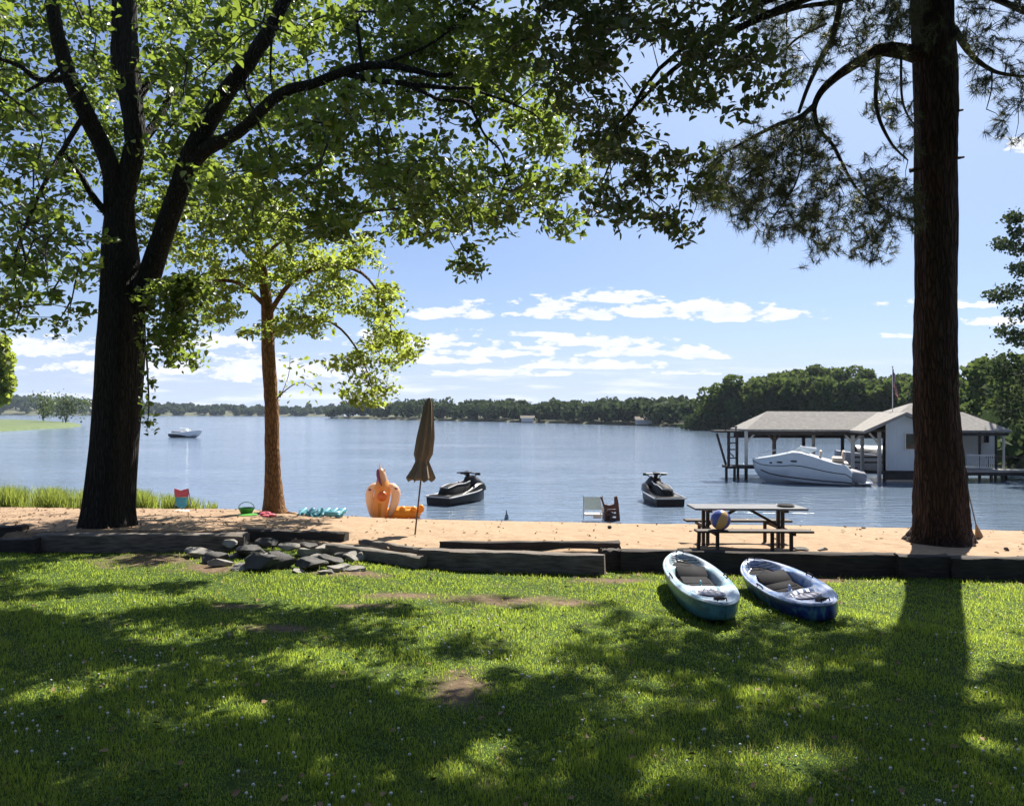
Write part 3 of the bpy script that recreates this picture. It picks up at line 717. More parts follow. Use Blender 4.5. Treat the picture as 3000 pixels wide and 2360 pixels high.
for a, b_, l in [(2795, 330, .3), (2800, 468, .28), (2690, 500, .2), (2795, 640, .15)]:
    mb = MB(); p = P(a-25, b_, PY-.2); e = P(a+l*90, b_-8, PY-.25); mb.tube([p, e], [.05, .02], 6); mb.build('branch_stub', PINEB, root, True)
nodes = []
PL = [([(2720, 170, PY), (2640, 150, PY-.3), (2570, 148, PY-.6), (2510, 185, PY-.9), (2450, 225, PY-1.1), (2405, 270, PY-1.2), (2385, 320, PY-1.3), (2400, 380, PY-1.4), (2440, 425, PY-1.5), (2480, 505, PY-1.6), (2525, 570, PY-1.7), (2590, 612, PY-1.8)], [.17, .16, .13, .10, .08, .07, .05, .04, .035, .03, .022, .012]),
      ([(2385, 310, PY-1.3), (2340, 345, PY-1.4), (2280, 365, PY-1.6), (2200, 405, PY-1.9), (2120, 450, PY-2.2), (2060, 500, PY-2.4)], [.055, .048, .04, .03, .02, .01]),
      ([(2360, 335, PY-1.4), (2310, 400, PY-1.6), (2240, 470, PY-1.8), (2150, 540, PY-2)], [.035, .03, .022, .01]),
      ([(2345, 400, PY-1.4), (2350, 470, PY-1.5), (2320, 560, PY-1.6), (2260, 640, PY-1.8)], [.025, .02, .015, .01]),
      ([(2480, -100, PY-.6), (2445, 90, PY-.8), (2400, 180, PY-1), (2365, 260, PY-1.2), (2340, 330, PY-1.4)], [.07, .06, .05, .04, .03]),
      ([(2575, 150, PY-.6), (2568, 240, PY-.7), (2566, 300, PY-.8), (2580, 360, PY-.9), (2615, 425, PY-1), (2660, 470, PY-1)], [.05, .045, .04, .035, .025, .015]),
      ([(2640, 160, PY-.4), (2641, 270, PY-.6), (2655, 330, PY-.7), (2690, 380, PY-.7)], [.03, .025, .02, .012]),
      ([(2300, -60, PY-1.4), (2305, 100, PY-1.5), (2300, 210, PY-1.5)], [.016, .012, .008]),
      ([(2420, 70, PY-.8), (2340, 110, PY-1.1), (2280, 160, PY-1.4), (2200, 200, PY-1.7)], [.03, .025, .018, .01]),
      ([(2750, 40, PY), (2795, 82, PY-.3), (2825, 135, PY-.5), (2860, 175, PY-.6), (2910, 208, PY-.8), (2960, 220, PY-1), (3060, 235, PY-1.3), (3200, 290, PY-1.8)], [.08, .07, .06, .05, .04, .032, .025, .012]),
      ([(2905, 205, PY-.8), (2905, 260, PY-.8), (2890, 320, PY-.9)], [.02, .014, .008]),
      ([(2740, -60, PY), (2900, -10, PY-.5), (3060, 60, PY-1), (3200, 100, PY-1.4)], [.09, .07, .05, .02]),
      ([(2730, -100, PY), (2600, -60, PY-.6), (2480, 0, PY-1), (2350, 20, PY-1.4), (2230, 60, PY-1.8)], [.10, .08, .06, .04, .02])]
for pts, rad in PL:
    qq, rr = limb(pts, rad, 4); mb = MB(); mb.tube(qq, rr, 8, True, .06); mb.build('limb', PINEB if rad[0] > .09 else TWIG, root, True); nodes += [tuple(x) for x in qq]
top = []
for k in range(16):                       # boughs above the frame
    h = RNG.uniform(11.5, 20); a = RNG.uniform(0, 2*math.pi); ln = RNG.uniform(2.2, 4.2)*(1-(h-11)/16)+.8
    p0 = np.array([pb.x, PY, h]); e = p0+np.array([math.cos(a)*ln, math.sin(a)*ln, RNG.uniform(-.3, .9)])
    if (proj(e)[0][1] > -50) and (0 < proj(e)[0][0] < 3000): e[2] += 1.5
    mb = MB(); mb.tube(spline([p0, (p0+e)/2+np.array([0, 0, .3]), e], 3), [.08, .075, .065, .055, .045, .03, .02], 6); mb.build('limb', TWIG, root, True)
    for _ in range(16):
        f_ = RNG.uniform(.35, 1.05); c = p0+(e-p0)*f_+RNG.normal(0, .35, 3)
        pp_ = proj(c)[0]
        if pp_[1] > -70 and -50 < pp_[0] < 3050: continue
        top.append(c)
    nodes += [tuple(p0+(e-p0)*f_) for f_ in (.4, .7, 1)]
cl = []
for poly, n_, dy in ((P_PINE_A, 340, 1.7), (P_PINE_B, 200, 1.1), (P_PINE_C, 150, .9)):
    for x, y in poly_pts(poly, n_):
        if x > 2400 and y > 250 and random.random() < .36: continue
        cl.append(tuple(P(x, y, PY-dy+np.clip(RNG.normal(0, .7), -1.4, 1.4))))
for x, y in [(2395, 735), (2425, 740), (2430, 725), (2520, 745), (2540, 760), (2530, 735), (2550, 740), (2595, 752), (2600, 745), (2510, 755), (2640, 672), (2670, 668), (2930, 380), (2915, 400)]:
    cl.append(tuple(P(x, y, PY-1.6+random.uniform(-.2, .2))))
cl = np.concatenate([keep_sunny(np.array(cl), .2), np.array(top)])
tw = MB(); connect(tw, nodes, cl, .014, .006); tag(tw.build('branches', TWIG, root), kind='stuff')
T3 = np.repeat(cl, 4, 0)+RNG.normal(0, .10, (len(cl)*4, 3)); D3 = unit(RNG.normal(0, 1, (len(T3), 3))+np.array([0, 0, -.15]))
needles('needles', T3, D3, NEED, root, loc=wloc(root))
# ------------------------------------------------------------------ lawn grass
def grass_blades(name, x, y, zf, h, w, mat, lean=.5, rng=RNG):
    n = len(x); z = zf(x, y)-.01
    a = rng.uniform(0, 2*math.pi, n); b_ = rng.uniform(0, 2*math.pi, n); ln = rng.uniform(.1, 1, n)*lean*h
    sx, sy = np.cos(a)*w/2, np.sin(a)*w/2; dx, dy = np.cos(b_)*ln, np.sin(b_)*ln
    V = np.stack([np.stack([x-sx, y-sy, z], 1), np.stack([x+sx, y+sy, z], 1),
                  np.stack([x-sx*.8+dx*.35, y-sy*.8+dy*.35, z+h*.55], 1), np.stack([x+sx*.8+dx*.35, y+sy*.8+dy*.35, z+h*.55], 1),
                  np.stack([x+dx, y+dy, z+h], 1)], 1).reshape(-1, 3)
    i = (np.arange(n)*5)[:, None]
    Fc = np.concatenate([i+np.array([[0, 1, 3]]), i+np.array([[0, 3, 2]]), i+np.array([[2, 3, 4]])], 0)
    return link_mesh(name, arrays_mesh(name, V, Fc), mat)
GRASS = leafmat('lawn_grass', (.016, .048, .009), (.062, .105, .018), (.60, .76, .10), .48, rough=.65, spec=.15, clump=1.3)
n = 330000
y = np.exp(RNG.uniform(math.log(4.6), math.log(17), n)); x = RNG.uniform(-1, 1, n)*(.70*y+.9)
k = (y < wall_y(x)-.02) & (RNG.uniform(0, 1, n) > np.clip((bare(x, y)-.1)*1.5, 0, .93)); x, y = x[k], y[k]
patch = .5+.5*sn(x, y, 1.1, 6)/1.5
patch2 = np.clip(sn(x, y, 5.3, 11)*.5+sn(x, y, 2.2, 12)*.4, -.8, 1)
h = RNG.uniform(.02, .055, len(x))*(.75+.5*patch)*(1+.55*patch2); w = .0035+.00055*y
tag(grass_blades('grass', x, y, lawn_z, h, w*RNG.uniform(.7, 1.3, len(x)), GRASS), kind='stuff')
# weeds: broad low leaves in patches, longer pale stems, and a few fallen leaves and twigs
WEED = leafmat('weed_leaf', (.03, .075, .02), (.06, .12, .03), (.34, .48, .08), .4, rough=.6, spec=.15)
n = 26000; y = np.exp(RNG.uniform(math.log(4.7), math.log(13.5), n)); x = RNG.uniform(-1, 1, n)*(.70*y+.9)
k = (sn(x, y, 1.6, 21)+sn(x, y, 4.4, 22)*.7 > .55) & (bare(x, y) < .3) & (y < wall_y(x)-.2); x, y = x[k], y[k]
C = np.stack([x, y, lawn_z(x, y)+RNG.uniform(.02, .05, len(x))], 1)
tag(leaves('weeds', C, .034, WEED, None, droop=0, wid=.9), kind='stuff')
n = 9000; y = np.exp(RNG.uniform(math.log(4.7), math.log(14), n)); x = RNG.uniform(-1, 1, n)*(.70*y+.9)
k = (sn(x, y, .9, 31) > -.2) & (bare(x, y) < .7) & (y < wall_y(x)-.05); x, y = x[k], y[k]
STEM = leafmat('grass_stem', (.09, .11, .03), (.20, .19, .07), (.5, .5, .12), .4, rough=.7, spec=.1)
tag(grass_blades('tall_grass', x, y, lawn_z, RNG.uniform(.05, .13, len(x)), .003+.0004*y, STEM, .8), kind='stuff')
FALL = M('fallen_leaf', (.16, .09, .045), (.28, .19, .10), .9, 3)
n = 420; y = np.exp(RNG.uniform(math.log(4.8), math.log(14), n)); x = RNG.uniform(-1, 1, n)*(.68*y)
C = np.stack([x, y, lawn_z(x, y)+.035], 1); tag(leaves('fallen_leaves', C, .06, FALL, None, droop=0, wid=.6), kind='stuff')
# clover heads
m_fl = M('clover_white', (.62, .62, .55), (.5, .48, .42), .8)
n = 900; y = np.exp(RNG.uniform(math.log(4.8), math.log(11.5), n)); x = RNG.uniform(-1, 1, n)*(.70*y)
f = sn(x, y, .8, 9)
k = ((f > -.1) | (RNG.uniform(0, 1, n) < .25)) & (bare(x, y) < .2) & (RNG.uniform(0, 1, n) < np.where(x < .2, 1, .55)); x, y = x[k], y[k]
mb = MB()
for a, b_ in zip(x, y):
    r = random.uniform(.008, .015); z0 = float(lawn_z(a, b_)); zz = z0+random.uniform(.03, .055)
    mb.ball((a, b_, zz), r, 6, 4, (1, 1, .85)); mb.tube([(a, b_, z0), (a, b_, zz)], .0015, 3, False)
tag(mb.build('clover_flowers', m_fl), kind='stuff')
# reeds along the left shore
REED = leafmat('shore_reed', (.07, .11, .02), (.13, .17, .04), (.42, .50, .09), .5, rough=.6)
n = 26000; px = RNG.uniform(-260, 640, n); f = RNG.uniform(0, 1, n)
x = (px-1500)/F*25; ys = shore_y(x); y = ys+RNG.uniform(-1.9, 1.5, n)*np.interp(px, [-260, 400, 640], [1.2, .9, .15])
x = (px-1500)/F*y
keep = RNG.uniform(0, 1, n) < np.interp(px, [-260, 350, 480, 560, 640], [1, 1, .9, .55, .1])*(.55+.45*np.sin(px*.05)); x, y, px = x[keep], y[keep], px[keep]
h = RNG.uniform(.25, .75, len(x))*np.interp(px, [-260, 420, 640], [1.15, 1, .5])
zf = lambda x_, y_: np.maximum(beach_z(x_, y_), WATER-.05)
tag(grass_blades('shore_grass', x, y, zf, h, np.full(len(x), .022), REED, .55), kind='stuff')
# leaf litter and twigs on the ground left of the stones and by the timbers
LIT = M('dead_leaf', (.20, .12, .07), (.34, .24, .15), .9, 3, trans=.15)
n = 4600; px = RNG.uniform(-60, 3100, n); y = RNG.uniform(13, 24, n); x = (px-1500)/F*y
k = (RNG.uniform(0, 1, n) < np.where(y < wall_y(x), np.clip(1-(wall_y(x)-y)/1.6, 0, 1)*.9, np.interp(px, [-60, 700, 1150, 3100], [.9, .6, .12, .08]))) & (y < shore_y(x)-1.5)
x, y = x[k], y[k]; z = ground_z(x, y)+.012
C = np.stack([x, y, z], 1)
o = leaves('leaf_litter', C, .08, LIT, None, droop=.0, wid=.5); tag(o, kind='stuff')
# ------------------------------------------------------------------ timbers, planks, stones
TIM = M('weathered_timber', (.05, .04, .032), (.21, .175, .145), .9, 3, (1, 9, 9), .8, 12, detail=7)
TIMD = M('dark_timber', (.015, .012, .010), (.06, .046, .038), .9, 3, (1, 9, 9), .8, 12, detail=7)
PLK = M('grey_plank', (.09, .078, .062), (.19, .165, .135), .85, 3, (1.5, 10, 10), .7, 14, detail=7)
def rough_bar(name, a, b_, w, h, mat, label, cat, group=None, tilt=0, seg=12, wob=.012, top=None):
    """a squared timber from a to b (world points on its upper front edge), w deep and h tall, worn edges"""
    a = Vector(a); b_ = Vector(b_); d = b_-a; Ln = d.length; ax = d.normalized()
    up = Vector((0, 0, 1)); dep = ax.cross(up)*-1
    if dep.y < 0: dep = -dep
    dep.normalize(); up = dep.cross(ax); up = up if up.z > 0 else -up
    if tilt:
        q = Matrix.Rotation(tilt, 3, ax); up = q @ up; dep = q @ dep
    mb = MB(); rings = []
    e = min(.022, h*.3)
    sec = [(0, -h), (0, -h*.5), (0, -e), (e, 0), (w*.5, .006), (w-e, 0), (w, -e), (w, -h)]
    for i in range(seg+1):
        t_ = i/seg; c = a.lerp(b_, t_); ring = []
        for j, (u, v) in enumerate(sec):
            k = wob*(1.6 if i in (0, seg) else 1)
            ring.append(c + dep*(u+random.uniform(-k, k)) + up*(v+random.uniform(-k, k)) + ax*(random.uniform(-.03, .03) if i in (0, seg) else 0))
        rings.append(ring)
    mb.loft(rings, True, True)
    c = (a+b_)/2
    Mx = Matrix((ax, dep, up)).transposed()
    o = bpy.data.objects.new(name, None)
    for i, v in enumerate(mb.v): mb.v[i] = Mx.transposed() @ (v-c)
    bpy.data.objects.remove(o)
    o = mb.build(name, mat, smooth=True, local=True); o.location = c; o.rotation_euler = Mx.to_euler()
    return tag(o, label, cat, group)
def TP(px, py, z):                        # photo pixel -> point on the horizontal plane at height z
    d = ray(px, py); return Vector((0, 0, HC))+d*((z-HC)/d.z)
GT = 'old timbers edging the beach'
def timber(x0, y0, x1, y1, z0, z1, w, h, mat, label, **k):
    return rough_bar('landscape_timber', TP(x0, y0, z0), TP(x1, y1, z1), w, h, mat, label, 'timber', GT, **k)
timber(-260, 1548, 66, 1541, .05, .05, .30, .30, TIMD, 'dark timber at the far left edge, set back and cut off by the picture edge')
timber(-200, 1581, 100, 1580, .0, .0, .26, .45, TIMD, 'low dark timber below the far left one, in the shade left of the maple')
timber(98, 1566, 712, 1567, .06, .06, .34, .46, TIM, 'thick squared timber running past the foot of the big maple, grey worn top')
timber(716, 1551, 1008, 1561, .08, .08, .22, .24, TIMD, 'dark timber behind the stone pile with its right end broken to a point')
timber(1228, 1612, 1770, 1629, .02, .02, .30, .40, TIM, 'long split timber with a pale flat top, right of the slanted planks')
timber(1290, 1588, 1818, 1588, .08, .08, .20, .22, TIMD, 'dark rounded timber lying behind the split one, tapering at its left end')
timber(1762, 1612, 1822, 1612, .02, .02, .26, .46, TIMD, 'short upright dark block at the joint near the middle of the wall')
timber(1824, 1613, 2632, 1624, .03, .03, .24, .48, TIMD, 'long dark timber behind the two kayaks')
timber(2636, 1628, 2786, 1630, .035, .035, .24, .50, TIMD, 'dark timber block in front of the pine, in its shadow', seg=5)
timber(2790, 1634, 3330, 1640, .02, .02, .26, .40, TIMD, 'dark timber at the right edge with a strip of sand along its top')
timber(2838, 1686, 3330, 1690, -.33, -.33, .14, .10, TIM, 'low pale plank lying on the grass edge at the far right')
GP = 'slanting weathered planks by the stones'
def plank(x0, y0, x1, y1, z0, z1, w, h, label, **k):
    return rough_bar('weathered_plank', TP(x0, y0, z0), TP(x1, y1, z1), w, h, PLK, label, 'plank', GP, **k)
plank(1052, 1577, 1226, 1604, .03, .02, .30, .10, 'wide grey plank on top of the slanted stack, tilted towards the lawn', tilt=R(-14))
plank(955, 1592, 1228, 1632, -.04, -.06, .22, .20, 'grey plank slanting down from the stones, in the middle of the stack')
plank(1075, 1622, 1188, 1643, -.16, -.2, .18, .20, 'short dark plank lowest in the slanted stack, next to the round upright stone')
rough_bar('weathered_plank', TP(-60, 1634, -.30), TP(112, 1620, -.28), .12, .05, PLK, 'thin pale board lying on the grass at the far left', 'plank', GP)

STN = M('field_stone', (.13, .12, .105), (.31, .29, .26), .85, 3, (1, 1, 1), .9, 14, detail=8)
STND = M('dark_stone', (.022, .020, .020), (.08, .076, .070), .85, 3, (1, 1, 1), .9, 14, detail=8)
def stone(px, py, w, h, mat, label, z=None, dep=None, yaw=None):
    """a stone whose foot is at the photo pixel (px,py); w,h in photo pixels"""
    if px < 1200: py -= 9
    c = G(px, py) if z is None else TP(px, py, z)
    s = c.y/F; w *= s*1.02; h *= s*.78; dep = dep or w*.8
    import bmesh
    bm = bmesh.new(); bmesh.ops.create_icosphere(bm, subdivisions=3, radius=1)
    ph = [random.uniform(0, 6) for _ in range(6)]
    planes = [(Vector((random.gauss(0, 1), random.gauss(0, 1), random.gauss(0, .8))).normalized(), random.uniform(.42, .74)) for _ in range(11)]
    for v in bm.verts:
        p = v.co.copy(); r = 1
        for n_, d in planes:
            k = p.dot(n_)
            if k > d: p -= n_*(k-d)*.97
        p *= 1+.05*math.sin(5*p.x+ph[0])+.05*math.sin(6*p.y+ph[1])+.04*math.sin(9*p.z+ph[2])+random.uniform(-.012, .012)
        v.co = Vector((p.x*w*.58, p.y*dep*.58, p.z*h*.60))
    me = bpy.data.meshes.new('stone'); bm.to_mesh(me); bm.free()
    me.polygons.foreach_set('use_smooth', [True]*len(me.polygons))
    try: me.set_sharp_from_angle(angle=R(28))
    except Exception: pass
    o = link_mesh('stone', me, mat); o.location = c+Vector((0, 0, h*.34)); o.rotation_euler = (random.uniform(-.1, .1), random.uniform(-.12, .12), random.uniform(-.4, .4) if yaw is None else yaw)
    return tag(o, label, 'stone', 'rough stones piled against the timbers')
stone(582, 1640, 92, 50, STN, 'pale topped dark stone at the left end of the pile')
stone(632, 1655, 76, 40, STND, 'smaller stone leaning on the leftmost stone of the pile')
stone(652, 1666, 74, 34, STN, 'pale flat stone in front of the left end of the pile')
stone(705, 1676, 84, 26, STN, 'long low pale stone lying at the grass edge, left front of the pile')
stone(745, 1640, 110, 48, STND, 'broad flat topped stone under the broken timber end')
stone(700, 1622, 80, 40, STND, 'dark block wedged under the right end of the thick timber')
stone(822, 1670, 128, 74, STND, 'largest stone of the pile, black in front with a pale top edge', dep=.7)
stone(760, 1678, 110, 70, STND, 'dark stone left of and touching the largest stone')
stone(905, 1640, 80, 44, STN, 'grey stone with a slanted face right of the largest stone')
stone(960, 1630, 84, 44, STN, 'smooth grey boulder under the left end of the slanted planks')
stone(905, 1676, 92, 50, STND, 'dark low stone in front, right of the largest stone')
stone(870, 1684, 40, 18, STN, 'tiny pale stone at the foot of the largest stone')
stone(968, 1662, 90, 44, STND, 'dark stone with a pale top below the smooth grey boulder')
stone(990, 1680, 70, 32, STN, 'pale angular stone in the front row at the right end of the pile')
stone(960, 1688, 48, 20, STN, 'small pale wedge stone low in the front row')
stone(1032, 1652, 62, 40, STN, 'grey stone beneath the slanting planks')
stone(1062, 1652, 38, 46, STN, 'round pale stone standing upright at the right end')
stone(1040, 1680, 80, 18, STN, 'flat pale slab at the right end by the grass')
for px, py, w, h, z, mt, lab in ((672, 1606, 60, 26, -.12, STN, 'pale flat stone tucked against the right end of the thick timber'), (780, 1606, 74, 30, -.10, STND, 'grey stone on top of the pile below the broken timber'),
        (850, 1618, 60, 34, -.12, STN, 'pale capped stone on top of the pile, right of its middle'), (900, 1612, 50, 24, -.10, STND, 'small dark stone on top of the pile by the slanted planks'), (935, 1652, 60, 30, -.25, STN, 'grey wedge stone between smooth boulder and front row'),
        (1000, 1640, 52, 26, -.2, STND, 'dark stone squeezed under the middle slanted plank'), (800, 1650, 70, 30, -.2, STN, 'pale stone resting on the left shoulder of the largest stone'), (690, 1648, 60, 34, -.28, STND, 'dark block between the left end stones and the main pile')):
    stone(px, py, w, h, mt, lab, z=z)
stone(2345, 1609, 42, 10, STND, 'small flat dark stone on the sand right of the picnic table', z=-.04)
stone(2408, 1611, 30, 12, STN, 'small pale stone between picnic table and pine', z=-.04)
stone(2530, 1548, 16, 8, STND, 'small dark stone near the water left of the pine')
stone(2950, 1613, 18, 14, STND, 'small dark stone on the sand right of the pine')
stone(2990, 1553, 40, 10, STND, 'flat dark stone at the waterline by the right edge')

# ------------------------------------------------------------------ kayaks
def kayak(near, far, width, cols, label, roll=0.0):
    near = Vector(near); far = Vector(far); Ln = (far-near).length; ax = (far-near).normalized()
    root = thing('kayak', label, 'kayak', tuple((near+far)/2), 'kayaks lying on the lawn')
    root.rotation_euler = (Matrix.Rotation(math.atan2(ax.y, ax.x), 3, 'Z') @ Matrix.Rotation(-math.asin(ax.z), 3, 'Y') @ Matrix.Rotation(roll, 3, 'X')).to_euler()
    H = Ln/2
    hw = lambda u: width/2*max(1e-3, (1-abs(u)**2.5))**.62
    sheer = lambda u: .05*abs(u)**3
    keel = lambda u: -.335+.20*abs(u)**4
    mb = MB(); rings = []
    K = 36
    for i in range(K+1):
        u = -math.cos(math.pi*i/K)*.998; w = hw(u); s = sheer(u); k = keel(u); r = []
        for j in range(15):
            v = -1+2*j/14
            a = abs(v); yy_ = w*math.copysign(min(1, (1-(1-a)**2.2)), v)
            r.append(Vector((u*H, yy_, k+(s-k)*a**2.6)))
        rings.append(r)
    mb.loft(rings, False, True); mb.build('hull', cols[0], root, True, True)
    sm = lambda a, b_, x: max(0, min(1, (x-a)/(b_-a)))**2*(3-2*max(0, min(1, (x-a)/(b_-a))))
    def deck(u, v):
        z = sheer(u)+.022*(1-v*v)
        def pit(u0, ru, rv, dp, p=3, ed=.16):
            d = (abs((u-u0)/ru)**p+abs(v/rv)**p)**(1/p); return -dp*sm(1+ed, 1-ed, d)
        z += pit(.04, .34, .68, .17, 4, .12)          # cockpit
        z += pit(.66, .235, .70, .10, 3, .14)          # tank well at the far end
        z += pit(-.56, .17, .60, .035, 2.4, .2)        # oval tray towards the near end
        if -.72 < u < -.4: z += .010*math.sin(v*26)*sm(.6, .4, abs(v))
        z += .020*sm(.70, .84, abs(v))*sm(1.0, .92, abs(v))
        return z
    mb = MB(); rings = []
    for i in range(91):
        u = -math.cos(math.pi*i/90)*.997; w = hw(u)
        rings.append([Vector((u*H, v*w, deck(u, v)+.004)) for v in [-1+2*j/36 for j in range(37)]])
    mb.loft(rings, False, False); mb.build('deck', cols[1], root, True, True)
    mb = MB(); pts = []
    for sg in (1, -1):
        for i in range(31):
            u = -math.cos(math.pi*i/30)*.995*sg; pts.append(Vector((u*H, sg*hw(u), sheer(u)+.004)))
    mb.tube(pts+[pts[0]], .016, 6, False); mb.build('rim', cols[1], root, True, True)
    mb = MB()                                           # moulded seat with a padded back
    mb.box((.06*H, 0, -.118), (.30*H*2*.62, .50, .05), None, .02); mb.box((.20*H, 0, -.085), (.16*H*2, .42, .05), (0, R(-6), 0), .02)
    mb.box((.30*H, 0, -.035), (.30, .46, .06), (0, R(-22), 0), .025); mb.build('seat', SEAT, root, True, True)
    mb = MB(); mb.box((-.10*H, 0, -.10), (.12, .05, .09), None, .02); mb.box((-.10*H, 0, -.05), (.05, .035, .12), None, .012); mb.build('foot_brace', cols[2], root, True, True)
    mb = MB(); rings = []                                # mat in the tank well, ribbed tray near the bow
    for u in np.linspace(.47, .84, 14): w = hw(u)*.60*max(.1, 1-abs((u-.655)/.2)**4); rings.append([Vector((u*H, v*w, deck(u, v*.5)+.012)) for v in np.linspace(-1, 1, 9)])
    mb.loft(rings, False, False); mb.build('well_mat', SEAT, root, True, True)
    mb = MB(); rings = []
    for u in np.linspace(-.70, -.43, 12): w = hw(u)*.52*max(.08, 1-abs((u+.565)/.14)**2.5); rings.append([Vector((u*H, v*w, sheer(u)+.012+.006*math.sin(v*14))) for v in np.linspace(-1, 1, 29)])
    mb.loft(rings, False, False); mb.build('tray', TRAY, root, True, True)
    for u in (-.83,):
        mb = MB(); mb.lathe([(.075, .0), (.075, .02), (.06, .028), (.02, .03)], 16, (u*H, 0, sheer(u)+.022)); mb.build('hatch', SEAT, root, True, True)
    for u in (-.93, .93):
        mb = MB(); z = sheer(u)+.03; mb.tube([(u*H, -.06, z), (u*H-.0, -.05, z+.04), (u*H, .05, z+.04), (u*H, .06, z)], .010, 6); mb.build('handle', SEAT, root, True, True)
    mb = MB()
    for k_ in range(3):
        u = .56+.1*k_; w = hw(u)*.62
        mb.tube([(u*H, -w, sheer(u)+.03), ((u+.05)*H, 0, sheer(u)+.0), ((u+.1)*H, w*.95, sheer(u)+.03)], .006, 5, False)
    mb.tube([((.56)*H, hw(.56)*.62, sheer(.56)+.03), (.66*H, 0, sheer(.6)), (.76*H, -hw(.76)*.6, sheer(.7)+.03)], .006, 5, False)
    mb.build('bungee_cord', SEAT, root, False, True)
    for sg in (-1, 1):
        mb = MB(); z = sheer(0)+.03; mb.tube([(-.1, sg*hw(0)*.93, z), (-.07, sg*hw(0)*.97, z+.03), (.07, sg*hw(0)*.97, z+.03), (.1, sg*hw(0)*.93, z)], .011, 6); mb.build('side_handle', SEAT, root, True, True)
    return root
SEAT = M('black_rubber', (.010, .010, .012), (.022, .022, .025), .85, spec=.12)
TRAY = M('purple_grey_plastic', (.09, .09, .13), (.20, .20, .26), .5, 6)
def swirl(name, stops, sc=2.2, rough=.30):
    m = bpy.data.materials.new(name); t = nt(m)
    out = N(t, 'ShaderNodeOutputMaterial'); b = N(t, 'ShaderNodeBsdfPrincipled'); b.inputs['Roughness'].default_value = rough
    vec = coords(t, (1, 2.2, 1)); f = noise(t, vec, sc, 4, .55, 1.4)
    L(t, ramp(t, f, stops), b.inputs['Base Color'])
    bn = N(t, 'ShaderNodeBump'); bn.inputs['Strength'].default_value = .08; L(t, noise(t, vec, 90, 2), bn.inputs['Height']); L(t, bn.outputs[0], b.inputs['Normal'])
    L(t, b.outputs[0], out.inputs[0]); return m
K1H = swirl('teal_hull', [(.35, (.015, .075, .10)), (.5, (.07, .20, .25)), (.65, (.012, .05, .08))])
K1D = swirl('teal_white_deck', [(.30, (.07, .22, .27)), (.43, (.28, .38, .43)), (.58, (.38, .41, .45)), (.72, (.13, .18, .23))])
K2H = swirl('blue_hull', [(.35, (.012, .02, .10)), (.5, (.03, .06, .26)), (.62, (.10, .26, .34))])
K2D = swirl('blue_white_deck', [(.30, (.04, .09, .30)), (.43, (.20, .28, .44)), (.56, (.38, .39, .48)), (.72, (.06, .13, .30))])
kayak(TP(2122, 1783, .0), TP(1988, 1626, .10), .86, (K1H, K1D, K1H), 'teal and white marbled kayak on the grass, the left one of the pair')
kayak(TP(2432, 1782, -.02), TP(2196, 1648, .06), .82, (K2H, K2D, K2D), 'dark blue and white marbled kayak on the grass, tipped sideways right of the teal one', R(-11))

# ------------------------------------------------------------------ picnic table and things on it
TBL = M('table_top_grey', (.13, .135, .15), (.21, .215, .23), .75, 4, (1, 6, 1), .3, spec=.2)
TBR = M('brown_wood', (.03, .02, .015), (.065, .043, .032), .75, 4, (6, 6, 1), .3)
tx, ty = 4.58, 15.35
gz = lambda x_, y_: float(ground_z(np.array(x_), np.array(y_)))
root = thing('picnic_table', 'picnic table with two benches standing on the sand behind the kayaks', 'picnic table', (tx, ty, gz(tx, ty)))
z0 = gz(tx, 14.7)
mb = MB()
for k in range(5): mb.box((tx, ty-.30+k*.15, .70), (2.16, .138, .042), None, .008)
mb.build('tabletop', TBL, root)
BX = (4.50, 4.62)
for yb, xb in ((14.62, BX[0]), (16.08, BX[1])):
    mb = MB()
    for k in (-.072, .072): mb.box((xb, yb+k, .345), (2.16, .136, .042), None, .008)
    mb.build('bench', TBR, root)
for xf in (3.78, 5.24):
    for dx in (-.035, .05):
        mb = MB(); zg = gz(xf, ty)-.03; mb.bar((xf+dx, ty, zg), (xf+dx, ty, .678), .055, .09, .006); mb.build('post', TBR, root)
    mb = MB(); mb.bar((xf+.008, 14.55, .30), (xf+.008, 16.15, .30), .045, .07, .005); mb.build('crossbar', TBR, root)
    mb = MB(); mb.bar((xf+.008, ty-.36, .655), (xf+.008, ty+.36, .655), .09, .04, .005); mb.build('top_cleat', TBR, root)
for xl, yb in ((3.47, 14.62), (3.84, 14.66), (4.86, 14.66), (5.20, 14.62), (3.84, 16.08), (5.18, 16.08)):
    mb = MB(); mb.bar((xl, yb, gz(xl, yb)-.03), (xl+(.02 if xl < 3.6 else 0), yb, .323), .06, .06, .006); mb.build('leg', TBR, root)
for xf, s_ in ((3.78, 1), (5.24, -1)):
    mb = MB(); mb.bar((xf+.02*s_, ty, .34), (xf+.62*s_, ty, .67), .045, .05); mb.build('brace', TBR, root)
pd = TP(2310, 1484, .735); mb = MB(); mb.lathe([(.10, 0), (.165, .022), (.17, .03), (.12, .05), (.05, .055)], 22, (pd.x, 15.3, .722))
tag(mb.build('dish', SEAT, None, True, origin=(pd.x, 15.3, .722)), 'dark round dish lying upside down on the right end of the picnic table', 'dish')
